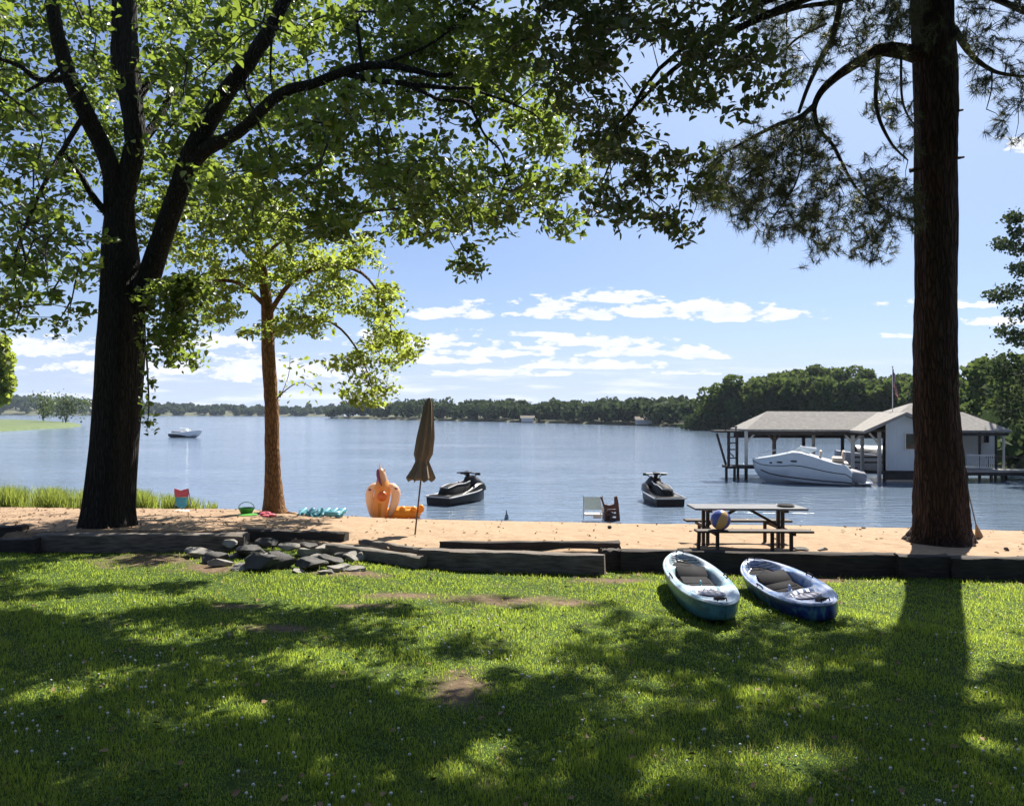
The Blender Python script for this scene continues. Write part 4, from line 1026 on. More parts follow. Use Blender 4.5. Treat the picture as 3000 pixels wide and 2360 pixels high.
# beach ball with coloured panels
bmat = bpy.data.materials.new('beach_ball_vinyl'); t = nt(bmat); out = N(t, 'ShaderNodeOutputMaterial'); b = N(t, 'ShaderNodeBsdfPrincipled'); b.inputs['Roughness'].default_value = .25
tcn = N(t, 'ShaderNodeTexCoord'); sx = N(t, 'ShaderNodeSeparateXYZ'); L(t, tcn.outputs['Object'], sx.inputs[0])
an = N(t, 'ShaderNodeMath', operation='ARCTAN2'); L(t, sx.outputs[1], an.inputs[0]); L(t, sx.outputs[0], an.inputs[1])
mrn = N(t, 'ShaderNodeMapRange'); mrn.inputs[1].default_value = -math.pi; mrn.inputs[2].default_value = math.pi; L(t, an.outputs[0], mrn.inputs[0])
cr = ramp(t, mrn.outputs[0], [(0, (.10, .12, .42)), (.17, (.62, .50, .24)), (.34, (.30, .12, .30)), (.5, (.66, .58, .46)), (.67, (.10, .14, .45)), (.84, (.60, .40, .18))])
for n_ in t.nodes:
    if n_.type == 'VALTORGB': n_.color_ramp.interpolation = 'CONSTANT'
L(t, cr, b.inputs['Base Color']); tr = N(t, 'ShaderNodeBsdfTranslucent'); L(t, cr, tr.inputs[0]); mx = N(t, 'ShaderNodeMixShader'); mx.inputs[0].default_value = .3
L(t, b.outputs[0], mx.inputs[1]); L(t, tr.outputs[0], mx.inputs[2]); L(t, mx.outputs[0], out.inputs[0])
bc = P(2111, 1526, 14.62); mb = MB(); mb.ball((0, 0, 0), .185, 28, 18); o = mb.build('beach_ball', bmat, None, True, True); o.location = (bc.x, 14.62, .366+.185); o.rotation_euler = (R(20), R(-14), R(115))
tag(o, 'beach ball with purple, cream and blue panels resting on the near bench', 'ball')

# ------------------------------------------------------------------ parasol
PAR = M('parasol_cloth', (.17, .125, .085), (.25, .19, .13), .9, 4, (8, 8, 1), .3, 10, trans=.12)
POLE = M('brown_pole', (.08, .055, .04), (.13, .09, .06), .5)
ub = G(1213, 1566); UY = ub.y; utop = P(1258, 1172, UY)
root = thing('parasol', 'closed tan beach parasol on a thin leaning pole stuck in the sand', 'parasol', tuple(ub))
mb = MB(); mb.tube([ub-Vector((0, 0, .2)), utop], .018, 8); mb.build('pole', POLE, root, True)
def on(px, py): return P(px, py, UY)
ax = (utop-ub).normalized(); prof = [(1258, 1168, 8), (1256, 1182, 22), (1252, 1230, 34), (1247, 1280, 46), (1240, 1330, 50), (1238, 1345, 40), (1237, 1352, 38), (1236, 1375, 56), (1233, 1398, 78), (1232, 1404, 74)]
rings = []; nf = 32
for x_, y_, w in prof:
    c = on(x_, y_); r = w/2*UY/F
    rings.append([c+Vector((math.cos(a), math.sin(a), 0))*r*(1+(.17 if r > .06 else .05)*math.cos(8*a+y_*.01))+Vector((0, 0, (.05*math.cos(8*a) if y_ > 1400 else 0))) for a in [2*math.pi*j/nf for j in range(nf)]])
mb = MB(); mb.loft(rings, True, True); mb.build('canopy', PAR, root, True)
mb = MB(); c = on(1237, 1349); mb.torus(c, .085, .014, 20, 6); mb.build('tie_strap', POLE, root, True)
mb = MB(); mb.ball(utop+Vector((0, 0, .03)), .03, 10, 8); mb.build('finial', POLE, root, True)

# ------------------------------------------------------------------ water scooters
JB = M('gloss_black', (.006, .006, .007), (.012, .012, .014), .4, spec=.25); JG = M('scooter_grey', (.30, .30, .31), (.42, .42, .43), .35); JS = M('scooter_seat', (.010, .010, .011), (.02, .02, .02), .7, spec=.2)
def scooter(loc, yaw, label):
    root = thing('water_scooter', label, 'jet ski', loc, 'water scooters floating by the beach', (0, R(-2), yaw))
    Lh = 2.95
    def hull(z0, z1, k, name, mat, lo=0, hi=1):
        mb = MB(); rings = []
        for i in range(25):
            s = i/24; x_ = -Lh/2+Lh*s
            w = .57*k*min(1, (1-max(0, (s-.45)/.55)**2.2)+.001)*(.92+.08*min(1, s*5))
            zt = z1+.12*s**2; zb = z0+.30*max(0, s-.6)**1.6
            r = [(x_, -w*.75, zb), (x_, -w*.97, zb+(zt-zb)*.45), (x_, -w, zt), (x_, -w*.9, zt+.03), (x_, w*.9, zt+.03), (x_, w, zt), (x_, w*.97, zb+(zt-zb)*.45), (x_, w*.75, zb)]
            rings.append([Vector(q) for q in r])
        mb.loft(rings); mb.build(name, mat, root, True, True)
    hull(-.18, .26, 1.0, 'hull', JB)
    mb = MB()                                             # pale bumper line
    for sg in (-1, 1):
        pts = [(-Lh/2+Lh*s, sg*.578*max(.02, (1-max(0, (s-.45)/.55)**2.2)), .275+.12*s*s) for s in [i/20 for i in range(20)]]
        mb.tube(pts, .028, 6)
    mb.tube([(-Lh/2-.01, -.52, .275), (-Lh/2-.01, .52, .275)], .028, 6)
    mb.build('bumper', JG, root, True, True)
    mb = MB(); rings = []                                 # seat
    for x_, w, zb, zt in [(-1.22, .16, .28, .44), (-1.1, .20, .28, .60), (-.6, .22, .30, .68), (-.15, .21, .32, .66), (.1, .19, .34, .64), (.35, .17, .36, .72), (.45, .14, .4, .78)]:
        rings.append([Vector((x_, y_, z_)) for y_, z_ in [(-w*1.25, zb), (-w*1.1, zb+(zt-zb)*.6), (-w*.8, zt-.03), (-w*.3, zt), (w*.3, zt), (w*.8, zt-.03), (w*1.1, zb+(zt-zb)*.6), (w*1.25, zb)]])
    mb.loft(rings); mb.build('seat', JS, root, True, True)
    mb = MB()
    for sg in (-1, 1):
        mb.tube([(-1.12, sg*.19, .56), (-.6, sg*.205, .64), (-.1, sg*.20, .63), (.3, sg*.17, .68)], .022, 6)
    mb.tube([(-1.15, -.17, .57), (-1.17, 0, .60), (-1.15, .17, .57)], .022, 6)
    mb.build('seat_trim', JG, root, True, True)
    for sg in (-1, 1):                                    # side fairings by the footwells
        mb = MB(); rings = []
        for x_, w, zt in [(-.6, .06, .30), (-.1, .09, .42), (.4, .11, .58), (.8, .10, .58), (1.05, .05, .46)]:
            c = sg*(.44-.1*max(0, x_)); rings.append([Vector((x_, c-w, .28)), Vector((x_, c-w*.8, zt-.04)), Vector((x_, c, zt)), Vector((x_, c+w*.8, zt-.06)), Vector((x_, c+w, .28))])
        mb.loft(rings); mb.build('fairing', JB, root, True, True)
    mb = MB(); rings = []                                 # front cowl
    for x_, w, zb, zt in [(.35, .20, .4, .82), (.55, .30, .36, .88), (.85, .34, .36, .74), (1.15, .26, .40, .58), (1.4, .10, .44, .48)]:
        rings.append([Vector((x_, -w, zb)), Vector((x_, -w*.9, zb+(zt-zb)*.6)), Vector((x_, -w*.5, zt)), Vector((x_, w*.5, zt)), Vector((x_, w*.9, zb+(zt-zb)*.6)), Vector((x_, w, zb))])
    mb.loft(rings); mb.build('cowl', JB, root, True, True)
    mb = MB(); mb.tube([(.45, 0, .78), (.36, 0, .95)], [.09, .07], 10); mb.box((.36, 0, .985), (.20, .26, .08), (0, R(-12), 0), .03)
    mb.tube([(.28, -.42, .965), (.33, -.14, .985), (.33, .14, .985), (.28, .42, .965)], .024, 8); mb.build('handlebar', JB, root, True, True)
    for sg in (-1, 1):
        mb = MB(); mb.box((.55, sg*.36, .93), (.06, .20, .09), (0, 0, R(-8*sg)), .025); mb.tube([(.55, sg*.28, .90), (.58, sg*.2, .84)], .022, 6); mb.build('mirror', JB, root, True, True)
    mb = MB(); mb.box((-1.3, 0, .31), (.3, .86, .03), None, .01); mb.build('boarding_platform', JS, root, True, True)
    return root
jp = Wp(1352, 1472); scooter((jp.x, jp.y+.3, WATER+.08), R(58), 'black and grey jet ski floating just right of the parasol, its bow pointing right')
jp = Wp(1943, 1478); scooter((jp.x, jp.y+.9, WATER+.06), R(96), 'black and grey jet ski seen from behind, floating left of the picnic table')

# ------------------------------------------------------------------ pool float
VW = M('white_vinyl', (.80, .66, .52), (.80, .52, .33), .3, 3, trans=.4); VO = M('orange_vinyl', (.84, .44, .05), (.80, .34, .03), .3, 3, trans=.35); VR = M('orange_red_vinyl', (.72, .17, .03), (.62, .12, .02), .35); VP = M('purple_vinyl', (.26, .06, .16), (.16, .04, .12), .4)
fb = G(1150, 1517, True); fs = fb.y/F; fy = fb.y
def FP(px, py, dy=0): return P(px, py, fy+dy)
root = thing('unicorn_float', 'inflatable unicorn pool float with an upright neck, horn and wings and an orange ring', 'pool float', tuple(fb))
mb = MB(); c = FP(1180, 1500, .40); mb.torus(c, .46, .15, 36, 12, (1, .8, 1.0)); mb.build('ring', VO, root, True)
for px, r in ((1150, .10), (1180, .105), (1212, .10)):
    mb = MB(); mb.ball(FP(px, 1491, .05), r, 14, 10); mb.build('ring_lobe', VO, root, True)
mb = MB(); mb.ball(FP(1234, 1489, .2), .10, 14, 10, (1, 1, 1.35)); mb.build('tail', VO, root, True)
mb = MB(); q = [FP(1110, 1517), FP(1112, 1490), FP(1118, 1460), FP(1122, 1436), FP(1120, 1414), FP(1117, 1394), FP(1114, 1376)]
mb.tube(spline(q, 4), np.interp(np.linspace(0, 1, 25), [0, .2, .45, .58, .72, .86, .95, 1], [.23, .27, .28, .27, .19, .125, .10, .05]), 18, True, 0, .8); mb.build('body', M('amber_vinyl', (.82, .50, .22), (.80, .38, .10), .35, 2, trans=.4), root, True)
mb = MB(); mb.tube(spline([FP(1119, 1416), FP(1120, 1404), FP(1118, 1390), FP(1114, 1373)], 4), [.16, .165, .16, .155, .15, .145, .14, .14, .135, .125, .11, .085, .05], 14); mb.build('head', VW, root, True)
for px in (1108, 1126):
    mb = MB(); mb.ball(FP(px, 1377), .035, 8, 6, (.7, .6, 1.6)); mb.build('ear', VW, root, True)
mb = MB(); mb.tube([FP(1114, 1378), FP(1111, 1352)], [.035, .006], 8); mb.build('horn', VW, root, True)
mb = MB()
mb.tube(spline([FP(1108, 1374, -.10), FP(1107, 1392, -.13), FP(1113, 1410, -.15), FP(1119, 1424, -.20)], 3), [.03, .045, .05, .05, .05, .05, .045, .04, .035, .02], 8); mb.build('mane', VP, root, True)
for sg, ex, ey in ((-1, 1085, 1436), (1, 1160, 1432)):
    mb = MB(); mb.tube(spline([FP(1122+sg*12, 1422), FP(1122+sg*27, 1424), FP(1122+sg*38, 1440), FP(1120+sg*37, 1468), FP(1118+sg*30, 1496), FP(1116+sg*24, 1512)], 3), [.05, .08, .10, .125, .14, .15, .16, .165, .16, .16, .15, .14, .13, .12, .10, .07], 14, True, 0, .7); w_ = mb.build('wing', VW, root, True)
    mb = MB(); mb.ball(FP(ex+sg*1, ey-2, -.10), .06, 10, 8, (.9, .8, .6)); mb.build('wing_tip', VP, w_, True)
mb = MB(); mb.ball(FP(1120, 1453, -.24), .155, 18, 12, (1, .7, 1.05)); mb.build('snout', VR, root, True)
mb = MB(); mb.tube([FP(1112, 1475, -.26), FP(1113, 1514, -.24)], [.045, .04], 8); mb.build('front_stripe', VO, root, True)

# ------------------------------------------------------------------ small chairs, slide, toys
PK = M('pink_cloth', (.55, .16, .20), (.45, .11, .16), .8, trans=.3); TQ = M('turquoise_cloth', (.10, .42, .52), (.08, .33, .43), .8, trans=.3); NV = M('navy_tube', (.03, .05, .09), (.05, .07, .11), .5); CRM = M('cream_plastic', (.6, .55, .42), (.5, .46, .36), .6)
cb = G(535, 1492); cy = cb.y
def CP(px, py, dy=0): return P(px, py, cy+dy)
root = thing('child_chair', 'small folding child chair, pink above and turquoise below, in front of the reeds', 'chair', tuple(cb))
def cloth(q, dep=.02):
    mb = MB(); n_ = len(q); rings = [[p+Vector((0, 0, 0)) for p in q], [p+Vector((0, dep, 0)) for p in q]]; mb.loft(rings, True, True); return mb
cloth([CP(511, 1430), CP(530, 1436), CP(551, 1430), CP(554, 1440), CP(551, 1455), CP(513, 1456), CP(510, 1440)]).build('backrest', PK, root)
mb = MB(); rings = []
for i in range(7):
    f = i/6; rings.append([CP(514+3*f+(34-4*f)*g, 1456+26*f+6*math.sin(math.pi*g)*f, -.0-.26*f) for g in np.linspace(0, 1, 9)])
mb.loft(rings, False, False); mb.build('seat', TQ, root, True)
for a_, b_ in (((552, 1432), (558, 1470)), ((558, 1470), (561, 1484)), ((516, 1456), (512, 1484)), ((522, 1478), (555, 1498)), ((548, 1478), (524, 1498))):
    mb = MB(); mb.tube([CP(*a_, .01), CP(*b_, -.15)], .014, 6); mb.build('frame_tube', NV, root)
mb = MB(); e = G(545, 1496); mb.lathe([(.2, .0), (.24, .03), (.22, .045), (.1, .04)], 18, tuple(e+Vector((-.05, -.25, 0)))); tag(mb.build('sand_tray', CRM, None, True, origin=tuple(e)), 'cream coloured plastic tray on the sand under the child chair', 'tray')

def blob(name, px, py, sc, mat, label, cat, extra=None):
    c = G(px, py, True); mb = MB(); extra(mb, c) if extra else mb.ball(c+Vector((0, 0, sc[2]*.8)), 1, 16, 10, sc)
    return tag(mb.build(name, mat, None, True, origin=tuple(c)), label, cat)
GREEN = M('lime_plastic', (.16, .52, .08), (.12, .42, .07), .35, trans=.3); RED = M('pink_red_plastic', (.62, .08, .14), (.72, .20, .22), .4, trans=.2); TEAL = M('teal_vinyl', (.12, .38, .46), (.22, .50, .58), .3, trans=.35); GBL = M('grey_blue_plastic', (.10, .19, .28), (.16, .26, .34), .5)
def bucket(mb, c):
    mb.lathe([(.13, 0), (.20, .16), (.215, .165), (.215, .185), (.19, .185), (.12, .02)], 20, tuple(c)); mb.tube([c+Vector((.21*math.cos(a), 0, .18+.16*math.sin(a))) for a in np.linspace(0, math.pi, 9)], .010, 5)
    mb.lathe([(.16, 0), (.26, .02), (.26, .05), (.14, .06)], 18, tuple(c+Vector((.12, -.3, 0))))
blob('sand_bucket', 722, 1507, None, GREEN, 'bright lime green sand bucket and dish on the sand left of the slender tree', 'bucket', bucket)
def shells(mb, c):
    for dx, dy, s_ in ((0, 0, .16), (.2, -.1, .12), (.07, -.18, .1)):
        mb.lathe([(s_*.7, 0), (s_, s_*.35), (s_*.9, s_*.6), (s_*.4, s_*.8)], 14, tuple(c+Vector((dx, dy, 0))))
blob('sand_mould', 778, 1512, None, RED, 'pink red sand toy lying at the foot of the slender tree', 'toy', shells)
def flat_float(mb, c):
    rings = [[c+Vector((-.62+1.25*u, -.25+.5*v, .06+.10*math.sin(7*u+2*v)**2+.05*math.cos(9*v+u*4))) for v in np.linspace(0, 1, 12)] for u in np.linspace(0, 1, 28)]
    mb.loft(rings, False, False)
    for u in np.linspace(-.55, .5, 6):
        mb.tube([c+Vector((u, -.3, .08)), c+Vector((u+.1, 0, .19)), c+Vector((u+.05, .28, .10))], [.05, .075, .05], 8)
    mb.torus(c+Vector((.32, -.05, .12)), .22, .07, 20, 8)
blob('air_mattress', 943, 1514, None, TEAL, 'crumpled teal air mattress at the waterline between slender tree and unicorn float', 'pool float', flat_float)
def spade(mb, c):
    mb.tube([c, c+Vector((.01, 0, .16))], [.075, .05], 10); mb.tube([c+Vector((.01, 0, .15)), c+Vector((-.015, 0, .30))], [.035, .012], 8)
blob('squirt_bottle', 1484, 1521, None, GBL, 'small grey blue bottle standing at the waterline in the middle', 'bottle', spade)
blob('pebble', 1786, 1548, (.05, .05, .045), STND, 'tiny dark lump on the sand below the black step slide', 'pebble')
# pale beach chair + step slide
PALE = M('pale_mesh', (.36, .42, .38), (.46, .50, .46), .8, 20, trans=.45); ALU = M('aluminium', (.45, .46, .46), (.55, .55, .55), .35, metal=.7); WHT = M('white_plastic', (.62, .60, .58), (.54, .52, .50), .5)
cb = G(1737, 1523, True); cy = cb.y
root = thing('beach_chair', 'low pale green mesh beach chair with white seat at the waterline beside the black slide', 'chair', tuple(cb))
mb = MB(); rings = [[CP(1710+4*f+(48+2*f)*g, 1455+38*f, .25-.22*f) for g in np.linspace(0, 1, 5)] for f in np.linspace(0, 1, 6)]; mb.loft(rings, False, False); mb.build('backrest', PALE, root, True)
mb = MB(); mb.box(CP(1738, 1505, -.25), (.55, .5, .05), None, .02); mb.build('seat', WHT, root)
for px in (1709, 1765):
    mb = MB(); mb.tube([CP(px, 1452, .27), CP(px+2, 1495, .0), CP(px, 1521, -.05)], .015, 6); mb.tube([CP(px, 1487, .05), CP(px, 1487, -.45), CP(px, 1521, -.45)], .015, 6); mb.build('side_frame', ALU, root, True)
mb = MB(); mb.box(CP(1750, 1512, -.5), (.25, .02, .12), None, .005); mb.build('front_panel', WHT, root)
MRN = M('dark_maroon_plastic', (.045, .016, .018), (.07, .024, .026), .45)
cb = G(1792, 1524, True); cy = cb.y
root = thing('toy_slide', 'little black plastic step slide with two raised handles at the waterline', 'toy slide', tuple(cb))
mb = MB()
for a_, b_, c_, d_ in ((1760, 1455, 1775, 1524), (1806, 1455, 1816, 1524)):
    sgn = 1 if a_ < 1780 else -1
    if sgn > 0: q = [CP(1758, 1455), CP(1764, 1455), CP(1771, 1476), CP(1786, 1480), CP(1786, 1489), CP(1778, 1489), CP(1781, 1524), CP(1772, 1524), CP(1770, 1488), CP(1764, 1470)]
    else: q = [CP(1800, 1455), CP(1808, 1453), CP(1812, 1470), CP(1817, 1524), CP(1806, 1524), CP(1805, 1489), CP(1786.5, 1489), CP(1786.5, 1480), CP(1800, 1476)]
    n_ = len(q); i0 = len(mb.v); mb.loft([q, [p+Vector((0, .10, 0)) for p in q]], True, True)
mb.build('side_wall', MRN, root)
for y0, y1 in ((1491.5, 1498.5), (1504, 1511), (1516.5, 1524)):
    mb = MB(); a_ = CP(1781, y0, .05); b_ = CP(1806, y1, .05); mb.box((a_+b_)/2, (abs(b_.x-a_.x)+.03, .2, abs(a_.z-b_.z)), None, .01); mb.build('step', MRN, root)
mb = MB(); s0 = CP(1793, 1482, .1); rings = []
for f in np.linspace(0, 1, 9):
    c = s0+Vector((0, .12+.95*f, -.04-.42*f**.8-.02)); rings.append([c+Vector((u, 0, .10*(abs(u)/.17)**4)) for u in np.linspace(-.17, .17, 9)])
mb.loft(rings, False, False); mb.build('chute', MRN, root, True)

# ------------------------------------------------------------------ broom leaning on the pine
STRAW = M('broom_straw', (.16, .10, .06), (.26, .18, .11), .95, 20, (8, 8, 1))
e = G(2868, 1573); tpx = P(2814, 1345, PY+.05)
a_ = e+(tpx-e)*.17
root = thing('broom', 'dark long handled broom leaning against the right side of the pine', 'broom', tuple(e))
mb = MB(); mb.tube([tpx, a_], .014, 8); mb.build('handle', NV, root)
mb = MB(); mb.tube([a_, e+(tpx-e)*.10, e], [.03, .08, .15], 14, True, .05, .5); mb.build('bristles', STRAW, root, True)
mb = MB(); mb.ball(tpx+(e-tpx)*.0, .028, 8, 6); mb.build('grip', WHT, root, True)
# ------------------------------------------------------------------ far woods
FAR1 = leafmat('far_leaf', (.026, .052, .022), (.062, .095, .032), (.15, .21, .05), .36, rough=.8, spec=.08, clump=4, objrand=1)
FARD = leafmat('far_leaf_dark', (.016, .034, .018), (.040, .064, .028), (.09, .13, .05), .28, rough=.8, spec=.08, clump=.25)
FTR = M('far_trunk', (.05, .04, .03), (.09, .07, .055), .9)
def faces_cloud(C, size, rng=RNG, up=.5):
    n = len(C); nn = unit(rng.normal(0, 1, (n, 3))+np.array([0, 0, up])); a = unit(np.cross(nn, rng.normal(0, 1, (n, 3)))); b_ = np.cross(nn, a)
    s = (size*rng.uniform(.6, 1.3, n))[:, None]
    V = np.stack([C-a*s*.5-b_*s*.35, C+a*s*.45-b_*s*.45+nn*s*.1, C+a*s*.5+b_*s*.4, C-a*s*.4+b_*s*.5+nn*s*.12], 1).reshape(-1, 3)
    return V, (np.arange(n)*4)[:, None]+np.array([[0, 1, 2, 3]])
def crown_pts(n, rng, conif=False):
    """points of a unit tree crown, ground at 0 and top at 1"""
    if conif:
        z = rng.uniform(.15, 1, n); r = .24*(1-(z-.1)/.95)*(.75+.35*np.sin(z*46)); a = rng.uniform(0, 2*math.pi, n); r = r*rng.uniform(.5, 1, n)
        return np.stack([r*np.cos(a), r*np.sin(a), z-.06*r/.2], 1)
    L_ = []
    nb = 13
    for i in range(nb):
        z = rng.uniform(.30, .86); rr = .36*math.sqrt(max(.05, 1-((z-.52)/.46)**2)); a = rng.uniform(0, 2*math.pi)
        c = np.array([rr*.72*math.cos(a), rr*.72*math.sin(a), z]); k = n//nb
        u = unit(rng.normal(0, 1, (k, 3)))*rng.uniform(.72, 1.05, (k, 1)); L_.append(c+u*np.array([.17, .17, .13])*rng.uniform(.75, 1.25))
    return np.concatenate(L_)
VAR = []
for i in range(5):
    rng = np.random.default_rng(50+i); V, Fc = faces_cloud(crown_pts(2400, rng), .050, rng); VAR.append(arrays_mesh('crown', V, Fc))
CON = []
for i in range(2):
    rng = np.random.default_rng(80+i); V, Fc = faces_cloud(crown_pts(1500, rng, True), .05, rng, .9); CON.append(arrays_mesh('crown', V, Fc))
mb = MB(); mb.tube([(0, 0, -.12), (.005, 0, .2), (-.01, .01, .5), (.01, 0, .8)], [.026, .02, .014, .004], 6)
tm = bpy.data.meshes.new('trunk'); tm.from_pydata([tuple(v) for v in mb.v], [], mb.f); tm.materials.append(FTR)
for me in VAR: me.materials.append(FAR1)
for me in CON: me.materials.append(FARD)
def far_tree(px, top, Y, h, label, mesh, group, wide=1.0, name='leafy_tree'):
    p = P(px, top, Y)
    r = thing(name, label, 'tree', (p.x, p.y, p.z-h), group); r.rotation_euler = (0, 0, random.uniform(0, 6.28)); r.scale = (h*wide, h*wide, h)
    link_mesh('trunk', tm, None, r); link_mesh('crown', mesh, None, r); return r
GH = 'trees on the wooded bank behind the boathouse'
COMMON = 'leafy tree among others on the wooded bank behind the boathouse roof'
front = [(2068, 1176, 172, 8, 'leftmost tree of the right bank, low and bushy at the water'), (2095, 1128, 168, 10, 'second tree from the left end of the right bank, rounded crown'),
         (2140, 1112, 166, 11, None), (2185, 1090, 164, 12.5, 'tall dark tree rising above the left end of the boathouse roof'), (2225, 1100, 160, 11.5, None), (2262, 1088, 158, 12.5, None), (2305, 1104, 156, 11, None),
         (2345, 1096, 152, 11.5, None), (2390, 1112, 150, 10, None), (2430, 1104, 148, 11, None), (2475, 1110, 146, 10, None), (2520, 1102, 144, 10.5, None), (2565, 1116, 142, 9.5, None), (2605, 1104, 140, 10, 'leafy tree directly behind the flag'), (2650, 1108, 138, 10, None),
         (2330, 1072, 190, 12, None), (2385, 1066, 192, 12, 'tree in the back row forming the left shoulder of the hilltop'), (2435, 1068, 194, 12, None), (2495, 1062, 196, 12.5, 'tree at the crest of the wooded hill, highest point of its skyline'), (2545, 1080, 190, 11, None), (2600, 1092, 186, 10, None), (2655, 1090, 180, 10, None), (2280, 1082, 186, 12, None), (2205, 1112, 184, 11, None), (2155, 1135, 176, 9, None),
         (2120, 1152, 170, 7.5, None), (2710, 1100, 130, 10, None), (2760, 1098, 126, 10, None)]
for i, (px, top, Y, h, lab) in enumerate(front):
    far_tree(px, top, Y, h, lab or COMMON, VAR[i % 5], GH, random.uniform(.80, 1.15))
for i, (px, top, Y, h, lab) in enumerate([(2825, 1098, 100, 8, 'bright leafy tree just right of the pine trunk'), (2868, 1066, 92, 8.5, 'leafy tree above the right end of the boathouse roof'), (2905, 1085, 78, 7, 'lower leafy tree behind the right eave'), (2950, 1030, 74, 9, 'tall leafy tree left of the dark conifer'), (2985, 1120, 62, 5.5, 'small leafy tree by the tan house'), (3060, 1010, 70, 10, 'tall leafy tree at the right edge behind the conifer')]):
    far_tree(px, top, Y, h, lab, VAR[(i+2) % 5], 'trees behind the right end of the boathouse', 1.15)
# underbrush that fills the bank at the water
def brush(name, line, n, hgt, size, mat, label):
    line = np.array(line); k = RNG.integers(0, len(line)-1, n); f = RNG.uniform(0, 1, (n, 1)); C = line[k]*(1-f)+line[k+1]*f
    C = np.concatenate([C+RNG.normal(0, 1.2, (n, 2)), (WATER+RNG.uniform(.1, 1, n)**1.4*hgt)[:, None]], 1)
    V, Fc = faces_cloud(C, size); o = link_mesh(name, arrays_mesh(name, V, Fc), mat); tag(o, kind='stuff'); return o
brush('bank_shrubs', [(x+1, y+1.5) for x, y in BANK], 5200, 3.4, .75, FARD, '')
# dark conifer at the right edge
def conifer_px():
    Y = 47
    base = P(3035, 1262, Y)
    root = thing('conifer', 'dark conifer with layered boughs at the right edge of the picture', 'tree', (base.x, Y, WATER+.6))
    top = P(3030, 560, Y).z
    mb = MB(); mb.tube([(base.x, Y, WATER), (base.x+.05, Y, top*.5), (base.x, Y, top)], [.28, .18, .03], 8); mb.build('trunk', FTR, root, True)
    C = []
    for px, py, w, h in [(2972, 640, 30, 22), (2990, 680, 34, 16), (2945, 715, 40, 18), (2985, 730, 50, 22), (2930, 870, 42, 22), (2975, 850, 60, 28), (2990, 790, 30, 30), (2985, 920, 40, 26), (2960, 975, 46, 30), (2995, 1000, 50, 40), (2950, 1060, 52, 36), (2920, 1085, 40, 24), (2975, 1110, 60, 50), (2940, 1150, 50, 40), (2985, 1190, 60, 50), (2950, 1215, 50, 30)]:
        for _ in range(90):
            u = unit(RNG.normal(0, 1, (1, 3)))[0]*RNG.uniform(.2, 1)**.5
            p = P(px+u[0]*w*1.1, py-u[2]*h*.62-abs(u[0])*4, Y-.8+u[1]*w*Y/F); C.append(tuple(p))
            if RNG.uniform() < .6: C.append((2*base.x-p.x+RNG.normal(0, .2), Y+(Y-p.y), p.z+RNG.normal(0, .2)))
    C = np.array(C)-np.array(wloc(root)); C = np.repeat(C, 3, 0)+RNG.normal(0, .16, (len(C)*3, 3)); V, Fc = faces_cloud(C, .15); link_mesh('crown', arrays_mesh('crown', V, Fc), FARD, root)
    for py in (640, 720, 870, 1000, 1100):
        a_ = P(3030, py-5, Y); b_ = P(2950, py, Y-.8); mb = MB(); mb.tube([a_, b_], [.07, .02], 5); mb.build('limb', FTR, root)
conifer_px()
# wood on the peninsula across the lake, and the blue far shore
def wood(name, pts, n_trees, hfun, depth, size, mat, faces):
    C = []
    pts = [np.array((p.x, p.y)) for p in pts]
    for i in range(n_trees):
        f = (i+random.random())/n_trees*(len(pts)-1); k = min(int(f), len(pts)-2); g = f-k
        p = pts[k]*(1-g)+pts[k+1]*g; d = random.random()**1.3*depth
        q = p*(1+d/np.linalg.norm(p)); h = hfun(f/(len(pts)-1))*random.uniform(.72, 1.08)
        c = crown_pts(faces, RNG); c[:, 2] = c[:, 2]*1.12-.12; c *= h*np.array([1.25, 1.25, 1]); c += np.array([q[0], q[1], WATER+.3+d*.06]); C.append(c)
    C = np.concatenate(C); V, Fc = faces_cloud(C, size); o = link_mesh(name, arrays_mesh(name, V, Fc), mat); return tag(o, kind='stuff')
wood('far_wood', mid_l, 230, lambda f: float(np.interp(f, [0, .05, .12, .5, .9, 1], [5.5, 8.5, 9.3, 7.6, 6.6, 6.0])), 45, 1.0, FARD, 260)
wood('distant_wood', far_l, 260, lambda f: float(np.interp(f, [0, .27, .35, .5, .62, 1], [20, 18, 17, 12, 8.5, 6.5])), 120, 2.6, FARD, 130)
# boathouses far away at the peninsula's foot: pale specks
for px, py, w, lab in ((1545, 1238, 4.5, 'tiny pale boathouse at the foot of the far wood, left one'), (1885, 1246, 5, 'tiny pale boathouse at the foot of the far wood, right one')):
    p = Wp(px, py); r = thing('distant_boathouse', lab, 'boathouse', tuple(p), 'tiny boathouses on the far shore')
    mb = MB(); mb.box(p+Vector((0, -2, 1.0)), (w, 3, 1.4)); mb.build('wall', WHT, r)
    mb = MB(); mb.loft([[p+Vector((x_, -3.8, 1.71)), p+Vector((x_, -.2, 1.71)), p+Vector((x_, -2, 2.7))] for x_ in (-w*.6, w*.6)]); mb.build('roof', TIM, r)

# unseen trees added behind the camera to block sky light from the shaded parts
C = []
rngb = np.random.default_rng(5)
for i in range(26):
    a = R(180+rngb.uniform(-88, 88)); d = rngb.uniform(9, 20); h = rngb.uniform(13, 18); c = crown_pts(1300, rngb); c[:, 2] = c[:, 2]*1.25-.25
    c *= h*np.array([.95, .95, 1]); C.append(c+np.array([math.sin(a)*d*1.15, math.cos(a)*d-2, 0]))
C = np.concatenate(C); C = C[(C[:, 1] < .6*np.abs(C[:, 0])-2.5)]; V, Fc = faces_cloud(C, .75, rngb); tag(link_mesh('sky_blocker_trees', arrays_mesh('sky_blocker_trees', V, Fc), FARD), kind='stuff')
